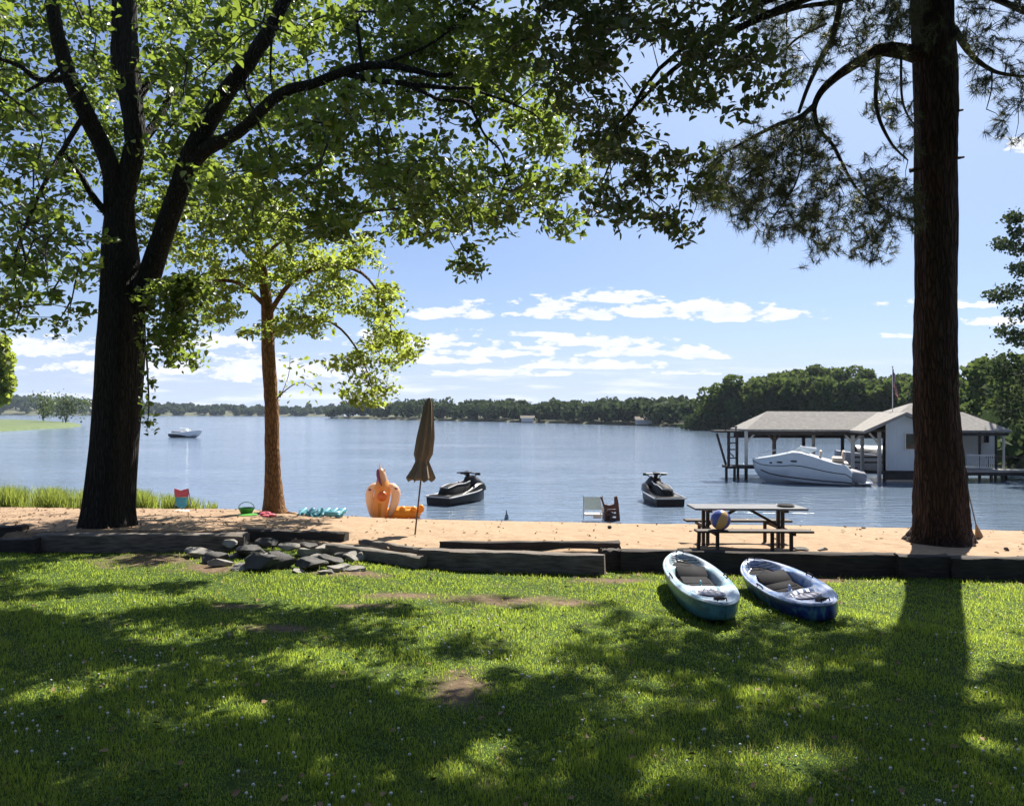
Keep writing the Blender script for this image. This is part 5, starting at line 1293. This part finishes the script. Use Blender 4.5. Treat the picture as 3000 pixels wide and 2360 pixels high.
# --- bushes on the grassy spit and the bright tree at the left edge
BUSH = leafmat('bush_leaf', (.035, .06, .022), (.075, .11, .04), (.16, .22, .06), .35, clump=.5)
def bush(px, py, w, h, label, n, holes=0.0, name='shrub'):
    b_ = Wp(px, py); Y = b_.y; s = Y/F; root = thing(name, label, 'shrub' if name == 'shrub' else 'tree', (b_.x, Y, WATER+.5))
    C = []
    for i in range(n):
        c = np.array([RNG.normal(0, .34)*w*s, RNG.normal(0, .3)*w*s, RNG.uniform(.25, .92)*h*s]); C.append(c)
    C = np.array(C); C = np.repeat(C, 40, 0)+RNG.normal(0, .11, (len(C)*40, 3))*np.array([w, w, h])*s
    C[:, 2] = np.abs(C[:, 2]); V, Fc = faces_cloud(C, .42); link_mesh('crown', arrays_mesh('crown', V, Fc), BUSH, root)
    for k in range(5):
        a_ = RNG.uniform(-.3, .3)*w*s; mb = MB(); mb.tube([(b_.x, Y, WATER+.3), (b_.x+a_*.5, Y, WATER+.4+h*s*.4), (b_.x+a_, Y, WATER+.5+h*s*.8)], [.10, .07, .03], 5); mb.build('stem', FTR, root)
bush(192, 1243, 78, 80, 'round olive green bush at the tip of the grassy spit', 34)
bush(126, 1238, 40, 78, 'thin dark tree beside the round bush on the grassy spit', 14, name='small_tree')
Y = 60; root = thing('shore_tree', 'bright yellow green tree reaching in at the left edge over the spit', 'tree', (P(-90, 1250, Y).x, Y, WATER+.3))
C = []
for px, py, w, h in [(-10, 1010, 42, 40), (8, 1060, 40, 50), (15, 1120, 34, 40), (-5, 1160, 40, 30), (-80, 1080, 70, 90), (-90, 960, 80, 70), (-60, 880, 60, 60)]:
    for _ in range(420):
        u = unit(RNG.normal(0, 1, (1, 3)))[0]*RNG.uniform(.1, 1)**.5; C.append(tuple(P(px+u[0]*w, py-u[2]*h, Y+u[1]*1.2)))
C = np.array(C); V, Fc = faces_cloud(C-np.array(wloc(root)), .30); link_mesh('crown', arrays_mesh('crown', V, Fc), LEAFY, root)
mb = MB(); mb.tube([root.location, root.location+Vector((.3, 0, 4)), root.location+Vector((1, 0, 9))], [.3, .2, .06], 8); mb.build('trunk', FTR, root, True)

# ------------------------------------------------------------------ boathouse
def BP(px, py, Y): return P(px, py, Y)
ROOF = M('brown_shingle', (.165, .152, .135), (.25, .235, .212), .9, 6, (1, 1, 1), .5, 30, detail=8)
FASC = M('roof_fascia', (.20, .18, .16), (.26, .24, .21), .8); DARKW = M('dark_wood', (.02, .017, .016), (.05, .04, .035), .85, 4)
WALL = bpy.data.materials.new('vertical_siding'); t = nt(WALL); out = N(t, 'ShaderNodeOutputMaterial'); b = N(t, 'ShaderNodeBsdfPrincipled'); b.inputs['Roughness'].default_value = .7
vec = coords(t); wv = N(t, 'ShaderNodeTexWave', bands_direction='X'); wv.inputs['Scale'].default_value = 2.4; wv.inputs['Distortion'].default_value = 0; L(t, vec, wv.inputs[0])
L(t, mixc(t, noise(t, vec, 2, 5), (.46, .49, .50), (.60, .62, .62)), b.inputs['Base Color'])
bn = N(t, 'ShaderNodeBump'); bn.inputs['Strength'].default_value = .5; bn.inputs['Distance'].default_value = .03; L(t, ramp(t, wv.outputs['Fac'], [(.0, (0, 0, 0)), (.15, (1, 1, 1))]), bn.inputs['Height']); L(t, bn.outputs[0], b.inputs['Normal']); L(t, b.outputs[0], out.inputs[0])
GLASS = M('dark_window', (.015, .018, .022), (.03, .033, .04), .08); PWH = M('post_white', (.52, .50, .46), (.62, .60, .56), .7, 5); PBR = M('post_brown', (.16, .12, .10), (.24, .19, .16), .8, 5); DECK = M('deck_board', (.30, .28, .25), (.42, .39, .35), .85, 4)
fY, rY, bY = 40.2, 41.65, 43.1
eL = BP(2186, 1251, fY).x; eR = BP(2966, 1260, fY).x; eZ = BP(2400, 1258, fY).z; rZ = BP(2420, 1205, rY).z; rL = eL+1.55; rR = eR-1.7
root = thing('boathouse', 'boathouse with long brown hipped roof, open boat bay and white gabled hut on piles', 'boathouse', ((eL+eR)/2, rY, WATER))
mb = MB(); th = .10
a1, a2, a3, a4 = Vector((eL, fY, eZ)), Vector((eR, fY, eZ)), Vector((eR, bY, eZ)), Vector((eL, bY, eZ)); r1, r2 = Vector((rL, rY, rZ)), Vector((rR, rY, rZ))
dn = Vector((0, 0, -th))
mb.add([a1, a2, a3, a4, r1, r2]+[v+dn for v in (a1, a2, a3, a4, r1, r2)], [(0, 1, 5, 4), (2, 3, 4, 5), (3, 0, 4), (1, 2, 5), (6, 10, 11, 7), (8, 11, 10, 9), (9, 10, 6), (7, 11, 8), (0, 6, 7, 1), (1, 7, 8, 2), (2, 8, 9, 3), (3, 9, 6, 0)])
mb.build('roof', ROOF, root)
gY = 38.6; gl = BP(2530, 1262, gY); gk = BP(2655, 1207, gY); gr = Vector((2*gk.x-gl.x, gY, gl.z))
mb = MB()
for (p, q) in ((gl, gk), (gr, gk)):
    mb.add([p, q, q+Vector((0, rY-gY, 0)), p+Vector((0, 1.75, 0)), p+dn*1.3, q+dn*1.3, q+Vector((0, rY-gY, 0))+dn, p+Vector((0, 1.75, 0))+dn], [(0, 1, 2, 3), (4, 7, 6, 5), (0, 4, 5, 1), (2, 6, 7, 3), (0, 3, 7, 4)])
mb.build('gable_roof', ROOF, root)
mb = MB()
for p in (gl, gr): mb.bar(p+Vector((0, -.03, -.07)), gk+Vector((0, -.03, -.07)), .05, .15)
mb.build('fascia', FASC, root)
wY = 39.0; wl = BP(2596, 1380, wY).x; wr = 2*gk.x-wl+.9; dz = BP(2600, 1378, wY).z
sl = (gk.z-gl.z)/(gk.x-gl.x)
ztop = lambda x_: gk.z-sl*abs(x_-gk.x)-.13
mb = MB(); q = [Vector((wl, wY, dz)), Vector((wr, wY, dz)), Vector((wr, wY, ztop(wr))), Vector((gk.x, wY, gk.z-.13)), Vector((wl, wY, ztop(wl)))]
mb.loft([q, [p+Vector((1.55, 3.2, 0)) for p in q]]); mb.build('wall', WALL, root)
w0 = BP(2652, 1270, wY); w1 = BP(2700, 1315, wY)
def window(x0, x1, z0_, z1_, Y, par):
    mb = MB(); c = .05
    for a_, b_ in (((x0-c, z0_-c), (x1+c, z0_)), ((x0-c, z1_), (x1+c, z1_+c)), ((x0-c, z0_), (x0, z1_)), ((x1, z0_), (x1+c, z1_))):
        mb.box(((a_[0]+b_[0])/2, Y-.03, (a_[1]+b_[1])/2), (b_[0]-a_[0], .08, b_[1]-a_[1]))
    f = mb.build('window', PWH, par)
    mb = MB(); mb.box(((x0+x1)/2, Y-.008, (z0_+z1_)/2), (x1-x0, .03, z1_-z0_)); mb.build('pane', GLASS, f)
window(w0.x, w1.x, w1.z, w0.z, wY, root)
mb = MB(); mb.box((wl+.03, wY-.02, (dz+ztop(wl))/2), (.09, .06, ztop(wl)-dz)); mb.build('corner_board', PWH, root)
mb = MB(); mb.box(((wl+wr)/2, wY+.15, (dz+WATER)/2+.05), (wr-wl+.1, .22, (dz-WATER)-.12)); mb.build('skirt', DARKW, root)
# right part: porch with a white back wall
pl, pr = BP(2800, 1300, 40.6).x, BP(2940, 1300, 41.6).x
mb = MB(); mb.box(((pl+.55+pr)/2, 42.2, (dz+eZ)/2), (pr-pl-.55, .14, eZ-dz-.12)); mb.build('wall', WALL, root)
mb = MB(); mb.box((pl+.25, 42.0, (dz+eZ)/2), (.6, .3, eZ-dz-.15)); mb.build('doorway', DARKW, root)
w0 = BP(2879, 1270, 42.1); w1 = BP(2896, 1296, 42.1); window(w0.x, w1.x, w1.z, w0.z, 42.1, root)
w0 = BP(2832, 1273, 42.1); w1 = BP(2862, 1330, 42.1)
for px, Y in ((2870, 40.5), (2918, 40.5), (2940, 40.8)):
    p = BP(px, 1300, Y); mb = MB(); mb.bar((p.x, Y, dz), (p.x, Y, eZ-.1), .09); mb.build('post', DARKW if px < 2930 else PWH, root)
mb = MB(); mb.box(((eL+eR)/2, fY+.10, eZ-.20), (eR-eL-.3, .08, .17)); mb.build('front_beam', DARKW, root)
mb = MB(); mb.box(((eL+eR)/2, bY-.15, eZ-.30), (eR-eL-.3, .12, .42)); mb.build('back_beam', DARKW, root)
# bay posts with knee braces
for px, Y, mt, br, bot in ((2186, fY+.2, PWH, (1,), 1372), (2268, bY-.2, PBR, (1, -1), 1375), (2354, bY-.2, DARKW, (), 1370), (2383, bY-.4, PWH, (), 1370), (2468, bY-.2, DARKW, (), 1370), (2498, fY+.2, PWH, (-1, 1), 1390), (2526, 41.5, PWH, (), 1370), (2576, 39.6, PWH, (-1,), 1390), (2591, 41, DARKW, (), 1390)):
    p = BP(px, 1300, Y); zt = min(eZ-.1, rZ); mb = MB(); w = .17 if mt is PBR else .14
    mb.bar((p.x, Y, WATER-.3), (p.x, Y, zt), w); f = mb.build('post', mt, root)
    for s_ in br:
        mb = MB(); mb.bar((p.x, Y, zt-.62), (p.x+s_*.5, Y, zt-.05), .08); mb.build('brace', mt, f)
mb = MB(); a_ = BP(2498, 1338, 42.5); b_ = BP(2590, 1338, 42.5)
for dz_ in (0, -.28): mb.bar((a_.x, 42.5, a_.z+dz_), (b_.x, 42.5, a_.z+dz_), .06, .10)
mb.build('bay_rail', DARKW, root)
for k in range(2):
    mb = MB(); y_ = (fY+.6, bY-.5)[k]; mb.box(((eL+.3+wl)/2, y_ if k else y_+2.6, dz-.08), (wl-eL-.3, .8, .10)); mb.build('catwalk', DARKW, root)
# porch deck, railing and piles
d0, d1 = BP(2780, 1385, 40), BP(2945, 1385, 40)
mb = MB(); mb.box(((d0.x+d1.x)/2, 41.0, dz-.06), (d1.x-d0.x, 2.6, .12)); mb.build('porch_deck', DECK, root)
mb = MB(); mb.box(((d0.x+d1.x)/2, 39.75, dz-.20), (d1.x-d0.x, .08, .16)); mb.build('deck_beam', DARKW, root)
mb = MB(); rx0, rx1 = BP(2832, 1340, 39.9).x, BP(2914, 1340, 39.9).x; rz = BP(2870, 1333, 39.9).z
mb.box(((rx0+rx1)/2, 39.9, rz), (rx1-rx0, .06, .07)); mb.box(((rx0+rx1)/2, 39.9, dz+.10), (rx1-rx0, .05, .06))
for x_ in np.linspace(rx0+.05, rx1-.05, 13): mb.box((x_, 39.9, (rz+dz+.1)/2), (.05, .035, rz-dz-.15))
mb.build('railing', PWH, root)
for px in (2832, 2870, 2904, 2916, 2936):
    p = BP(px, 1400, 39.8); mb = MB(); mb.tube([(p.x, 39.8, WATER-.4), (p.x, 39.8, dz-.1)], .075, 8); mb.build('pile', DARKW, root)
# walkway to the shore
root = thing('dock', 'narrow wooden walkway on piles leading from the boathouse to the right edge', 'dock', (BP(2980, 1385, 41).x, 41, WATER))
x0, x1 = d1.x, d1.x+9
mb = MB(); mb.box(((x0+x1)/2+.02, 41, dz-.10), (x1-x0, 1.3, .10)); mb.build('deck', DECK, root)
mb = MB(); mb.box(((x0+x1)/2, 40.4, dz-.24), (x1-x0, .07, .16)); mb.build('beam', DARKW, root)
mb = MB(); rz2 = dz+.55
for y_ in (41.6,):
    mb.box(((x0+x1)/2, y_, rz2), (x1-x0, .07, .10)); mb.box(((x0+x1)/2, y_, dz+.12), (x1-x0, .06, .08))
    for x_ in np.arange(x0+.1, x1, .85): mb.box((x_, y_, (rz2+dz)/2), (.09, .07, rz2-dz))
mb.build('railing', DARKW, root)
for x_ in np.arange(x0+.6, x1, 1.8):
    mb = MB(); mb.tube([(x_, 40.9, WATER-.4), (x_, 40.9, dz-.1)], .08, 8); mb.build('pile', DARKW, root)
# diving dock with ladder tower at the left end
DY = 40.4
p0 = BP(2124, 1366, DY); root = thing('ladder_dock', 'dark ladder tower with a small top platform on a low dock left of boathouse', 'dock', (p0.x, DY, WATER))
pw = BP(2215, 1366, DY); mb = MB(); mb.box(((p0.x+pw.x)/2, DY, p0.z), (pw.x-p0.x, 1.2, .13)); mb.build('deck', DARKW, root)
for px in (2128, 2152, 2162, 2185): 
    p = BP(px, 1400, DY-.4); mb = MB(); mb.tube([(p.x, DY-.4, WATER-.5), (p.x, DY-.4, p0.z)], .07, 8); mb.build('pile', DARKW, root)
tpz = BP(2140, 1266, DY).z
for px in (2130, 2154):
    p = BP(px, 1300, DY); mb = MB(); mb.bar((p.x, DY-.3, p0.z), (p.x, DY-.3, tpz), .12); mb.build('upright', DARKW, root)
for py in (1280, 1297, 1316, 1341):
    a_, b_ = BP(2130, py, DY-.3), BP(2154, py, DY-.3); mb = MB(); mb.bar(a_, b_, .08, .06); mb.build('rung', DARKW, root)
mb = MB(); mb.bar(BP(2131, 1318, DY-.3), BP(2150, 1338, DY-.3), .05); mb.build('brace', DARKW, root)
mb = MB(); mb.bar(BP(2100, 1270, DY-.3), BP(2127, 1362, DY-.3), .10); mb.build('brace', DARKW, root)
a_, b_ = BP(2090, 1260, DY), BP(2166, 1262, DY); mb = MB(); mb.box(((a_.x+b_.x)/2, DY, tpz+.05), (b_.x-a_.x, 1.1, .10)); mb.build('platform', DARKW, root)
mb = MB(); mb.bar(BP(2120, 1250, DY), BP(2160, 1250, DY), .06); mb.bar(BP(2125, 1262, DY), BP(2125, 1250, DY), .06); mb.bar(BP(2156, 1262, DY), BP(2156, 1250, DY), .06); mb.build('guard_rail', DARKW, root)
# flag
fp = BP(2615, 1208, 41.9); ft = BP(2615, 1074, 41.9); root = thing('flagpole', 'thin white flagpole above the boathouse roof with a limp striped flag', 'flagpole', tuple(fp))
mb = MB(); mb.tube([fp-Vector((0, 0, .15)), ft], .022, 8); mb.build('pole', PWH, root); mb = MB(); mb.ball(ft, .05, 8, 6); mb.build('finial', PWH, root)
FLG = bpy.data.materials.new('flag_cloth'); t = nt(FLG); out = N(t, 'ShaderNodeOutputMaterial'); b = N(t, 'ShaderNodeBsdfPrincipled'); b.inputs['Roughness'].default_value = .9
uvn = N(t, 'ShaderNodeAttribute', attribute_name='fuv'); sx = N(t, 'ShaderNodeSeparateXYZ'); L(t, uvn.outputs['Vector'], sx.inputs[0])
def fm(op, a_, b_):
    n_ = N(t, 'ShaderNodeMath', operation=op)
    for i, v in enumerate((a_, b_)):
        if isinstance(v, (int, float)): n_.inputs[i].default_value = v
        else: L(t, v, n_.inputs[i])
    return n_.outputs[0]
stripe = fm('LESS_THAN', fm('MODULO', fm('MULTIPLY', sx.outputs[1], 6.5), 1.0), .5); canton = fm('MULTIPLY', fm('LESS_THAN', sx.outputs[0], .42), fm('GREATER_THAN', sx.outputs[1], .46))
col = mixc(t, canton, mixc(t, stripe, (.55, .52, .50), (.38, .04, .05)), (.02, .03, .12)); L(t, col, b.inputs['Base Color']); L(t, b.outputs[0], out.inputs[0])
V = []; UV = []; nu, nv = 16, 14
zt = BP(2615, 1080, 41.9).z; Hf = .95
for j in range(nv):
    for i in range(nu):
        u, v = i/(nu-1), j/(nv-1)               # limp: the fly hangs down along the pole in folds
        x_ = .02+.30*u**.8*(.5+.5*(1-v)*.6)+.05*math.sin(u*9+v*2); y_ = .10*math.sin(u*11); z_ = zt-(1-v)*Hf-.75*u**1.3
        V.append((fp.x+x_-fp.x, 41.9+y_-fp.y, z_-fp.z)); UV.append((u, v, 0))
fq = np.array([[j*nu+i, j*nu+i+1, (j+1)*nu+i+1, (j+1)*nu+i] for j in range(nv-1) for i in range(nu-1)])
me = arrays_mesh('flag', V, fq, True); at_ = me.attributes.new('fuv', 'FLOAT_VECTOR', 'POINT'); at_.data.foreach_set('vector', np.array(UV, np.float32).ravel()); link_mesh('flag', me, FLG, root)
# second boathouse roof behind
q = BP(2668, 1181, 52); root = thing('rear_boathouse', 'small grey roofed boathouse peeking over the gable behind the pine', 'boathouse', (q.x, 52, WATER))
hw_ = 1.9
mb = MB(); e0 = q.z-.85
mb.add([(q.x-hw_, 50.2, e0), (q.x+hw_, 50.2, e0), (q.x+hw_, 54, e0), (q.x-hw_, 54, e0), (q.x-.2, 51.6, q.z), (q.x+.5, 51.6, q.z)], [(0, 1, 5, 4), (1, 2, 5), (2, 3, 4, 5), (3, 0, 4), (0, 3, 2, 1)]); mb.build('roof', ROOF, root)
mb = MB(); mb.box((q.x, 52.1, (e0+WATER)/2-.1), (3.0, 3, e0-WATER-.2)); mb.build('wall', WALL, root)
# tan house at the right edge
q = P(2990, 1360, 62); TAN = M('tan_wall', (.30, .26, .19), (.36, .31, .23), .9, 2)
root = thing('shore_house', 'tan walled low house behind the walkway at the right edge', 'house', (q.x+3, 62, WATER+.3))
zt = P(2990, 1282, 62).z
mb = MB(); mb.box((q.x+3.2, 64, (zt+WATER)/2), (9.2, 4, zt-WATER)); mb.build('wall', TAN, root)
mb = MB(); mb.loft([[Vector((x_, 61.5, zt)), Vector((x_, 66.5, zt)), Vector((x_, 64, zt+1.2))] for x_ in (q.x-1.8, q.x+8.4)]); mb.build('roof', ROOF, root)
for x_ in (q.x-.5, q.x+1.2): window(x_, x_+.5, zt-1.3, zt-.4, 61.98, root)

# ------------------------------------------------------------------ boats
BWH = M('boat_gelcoat', (.50, .56, .60), (.56, .60, .64), .25, coat=.4); BTR = M('boat_white_trim', (.74, .75, .75), (.70, .71, .72), .3); BLK = M('boat_stripe', (.02, .022, .03), (.03, .03, .04), .4); BGE = M('beige_vinyl', (.46, .38, .30), (.38, .31, .25), .7); GRV = M('grey_cover', (.20, .20, .22), (.26, .26, .28), .8)
WSH = M('windshield', (.35, .42, .45), (.4, .46, .5), .1, trans=.5)
def boat_hull(mb, st, tum=.0):
    rings = []
    for x_, w, zk, zc, zs in st:
        rings.append([Vector(p) for p in [(x_, 0, zk), (x_, -w*.86, zc), (x_, -w*.97, zc+(zs-zc)*.5), (x_, -w, zs), (x_, -w*.94, zs+.03), (x_, 0, zs+.06), (x_, w*.94, zs+.03), (x_, w, zs), (x_, w*.97, zc+(zs-zc)*.5), (x_, w*.86, zc)]])
    mb.loft(rings)
pa, pb_ = BP(2205, 1350, 39.3), BP(2520, 1400, 36.7)
sx_ = Vector((pb_.x, pb_.y+1.0, 0)); bw = Vector((pa.x, pa.y, 0)); dirv = (bw-sx_); LB = dirv.length; yaw = math.atan2(dirv.y, dirv.x)
root = thing('cabin_cruiser', 'white cabin cruiser with dark stripe moored before the boathouse, bow to the left', 'motorboat', (sx_.x, sx_.y, WATER), None, (0, 0, yaw))
st = []
for s, w, zk, zc, zs in [(-.0, 1.12, -.25, .05, .62), (.06, 1.14, -.27, .05, .95), (.16, 1.16, -.28, .06, 1.02), (.26, 1.17, -.28, .07, 1.15), (.38, 1.16, -.28, .09, 1.34), (.50, 1.10, -.27, .12, 1.50), (.58, 1.02, -.26, .15, 1.50), (.70, .84, -.2, .22, 1.36), (.82, .60, -.08, .34, 1.24), (.91, .36, .12, .52, 1.16), (.97, .14, .48, .78, 1.11), (1.0, .02, .95, 1.02, 1.09)]:
    st.append((s*LB, w, zk, zc, zs))
mb = MB(); boat_hull(mb, st); hull = mb.build('hull', BWH, root, True, True)
def side_line(name, f0, f1, off, r, mat, par, s0=0, s1=1):
    for sg in (-1, 1):
        mb = MB(); pts = []
        for x_, w, zk, zc, zs in st:
            if not (s0*LB-.01 <= x_ <= s1*LB+.01): continue
            f = f0; z = zc+(zs-zc)*f; ww = w*(.86+.11*min(1, f*2) if f < .5 else .97+.03*(f-.5)*2); pts.append((x_, sg*(ww+off), z))
        mb.tube(pts, r, 5); mb.build(name, mat, par, True, True)
side_line('rub_rail', .55, 0, .005, .022, BLK, hull, .0, 1)
side_line('hull_stripe', .12, 0, .005, .035, BLK, hull, .0, .96)
side_line('deck_edge', 1.0, 0, -.02, .035, BTR, hull, .0, 1)
for x_ in (.80, .70, .56):
    st_ = np.array(st); w = np.interp(x_*LB, st_[:, 0], st_[:, 1]); zc = np.interp(x_*LB, st_[:, 0], st_[:, 3]); zs = np.interp(x_*LB, st_[:, 0], st_[:, 4])
    for sg in (-1, 1):
        mb = MB(); mb.ball((x_*LB, sg*w*.99, zc+(zs-zc)*.70), .10, 10, 8, (2.0 if x_ < .78 else .9, .25, .45)); mb.build('porthole', BLK, hull, True, True)
mb = MB(); rings = []                                         # raked windshield
for f in (0, 1):
    rings.append([Vector(((.60-.10*f-.16*abs(v)**2)*LB, v*(.92-.12*f), 1.50-.12*abs(v)+.30*f)) for v in np.linspace(-1, 1, 11)])
mb.loft(rings, False, False); ws = mb.build('windshield', WSH, root, True, True)
mb = MB(); mb.tube(rings[1], .022, 6); mb.tube(rings[0], .022, 6)
for k in (0, 3, 7, 10): mb.tube([rings[0][k], rings[1][k]], .018, 5)
mb.build('frame', BTR, ws, True, True)
mb = MB(); mb.box((.23*LB, 0, 1.02), (.40*LB, 1.9, .06), None, .02); mb.build('cockpit_sole', BGE, root, False, True)
for x_, y_ in ((.36, -.45), (.36, .45), (.13, 0)):
    mb = MB(); ww = .5 if y_ else 1.6
    mb.box((x_*LB, y_, 1.18), (.5, ww, .22), None, .05); mb.box((x_*LB-.26, y_, 1.38), (.12, ww, .42), (0, R(-8), 0), .05); mb.build('seat', BGE, root, True, True)
mb = MB(); mb.box((-.06*LB, 0, .40), (.16*LB, 2.1, .55), (0, R(-10), 0), .10); mb.build('engine_cover', GRV, root, True, True)
mb = MB(); mb.box((-.13*LB, 0, .14), (.14*LB, 2.0, .10), None, .03); mb.build('swim_platform', BTR, root, True, True)
mb = MB(); mb.tube([( .95*LB, -.16, 1.12), (.94*LB, -.16, 1.36), (.80*LB, -.55, 1.55), (.66*LB, -.85, 1.62), (.62*LB, -.92, 1.45)], .014, 5); mb.tube([(.95*LB, .16, 1.12), (.94*LB, .16, 1.36), (.80*LB, .55, 1.55), (.66*LB, .85, 1.62), (.62*LB, .92, 1.45)], .014, 5); mb.build('bow_rail', ALU, root, True, True)
# covered boat inside the bay
q = BP(2572, 1308, 46); root = thing('covered_boat', 'boat under a dark cover half hidden behind the bay posts left of the hut', 'motorboat', (q.x, 46, WATER), None, (0, 0, R(175)))
st2 = [(-2.2, .9, -.1, .1, .95), (0, .95, -.12, .1, 1.0), (1.5, .75, 0, .2, 1.1), (2.4, .2, .5, .6, 1.2)]
mb = MB(); boat_hull(mb, st2); mb.build('hull', GRV, root, True, True)
mb = MB(); rings = [[Vector((x_, v*w, z+.42*(1-v*v))) for v in np.linspace(-1, 1, 9)] for x_, w, z in ((-2.1, .9, .97), (-.8, .95, 1.15), (.4, .8, 1.12), (1.3, .5, 1.14))]; mb.loft(rings, False, False); mb.build('cover', BLK, root, True, True)
# boat out on the lake
q = Wp(548, 1281); root = thing('distant_motorboat', 'small white and black motorboat lying far out on the lake, bow to the right', 'motorboat', (q.x, q.y, WATER), None, (0, 0, R(-22)))
st3 = [(-2.3, .95, -.15, .08, .55), (-1.2, 1.0, -.15, .08, .62), (.2, .98, -.15, .10, .74), (1.2, .78, -.08, .2, .88), (2.0, .40, .2, .45, .98), (2.5, .04, .75, .85, 1.02)]
mb = MB(); boat_hull(mb, st3); mb.build('hull', BTR, root, True, True)
mb = MB(); boat_hull(mb, [(-2.32, .97, -.12, .09, .45), (-1.2, 1.02, -.14, .09, .44), (.1, .99, -.15, .11, .30), (.6, .93, -.15, .15, .2)]); mb.build('hull_band', BLK, root, True, True)
mb = MB(); rings = [[Vector((.45-.4*f-.3*abs(v)**2, v*.75, .72+.42*f)) for v in np.linspace(-1, 1, 9)] for f in (0, 1)]; mb.loft(rings, False, False); mb.build('windshield', WSH, root, True, True)
mb = MB(); mb.box((-1.2, 0, .72), (1.6, 1.5, .25), None, .05); mb.build('seat', GRV, root, True, True)
mb = MB(); mb.tube([(-.3, -.8, .7), (-.5, -.75, 1.25), (-.5, .75, 1.25), (-.3, .8, .7)], .03, 6); mb.build('windshield_arch', ALU, root, True, True)
# ------------------------------------------------------------------ lake haze
hm = bpy.data.materials.new('lake_haze'); t = nt(hm); out = N(t, 'ShaderNodeOutputMaterial'); pv = N(t, 'ShaderNodeVolumePrincipled')
pv.inputs['Color'].default_value = (.72, .84, 1, 1); pv.inputs['Density'].default_value = .00009; pv.inputs['Anisotropy'].default_value = .2
L(t, pv.outputs[0], out.inputs['Volume'])
mb = MB(); mb.box((0, 780, 15), (2900, 1760, 40)); tag(mb.build('haze', hm, None, origin=(0, 780, 15)), kind='stuff')
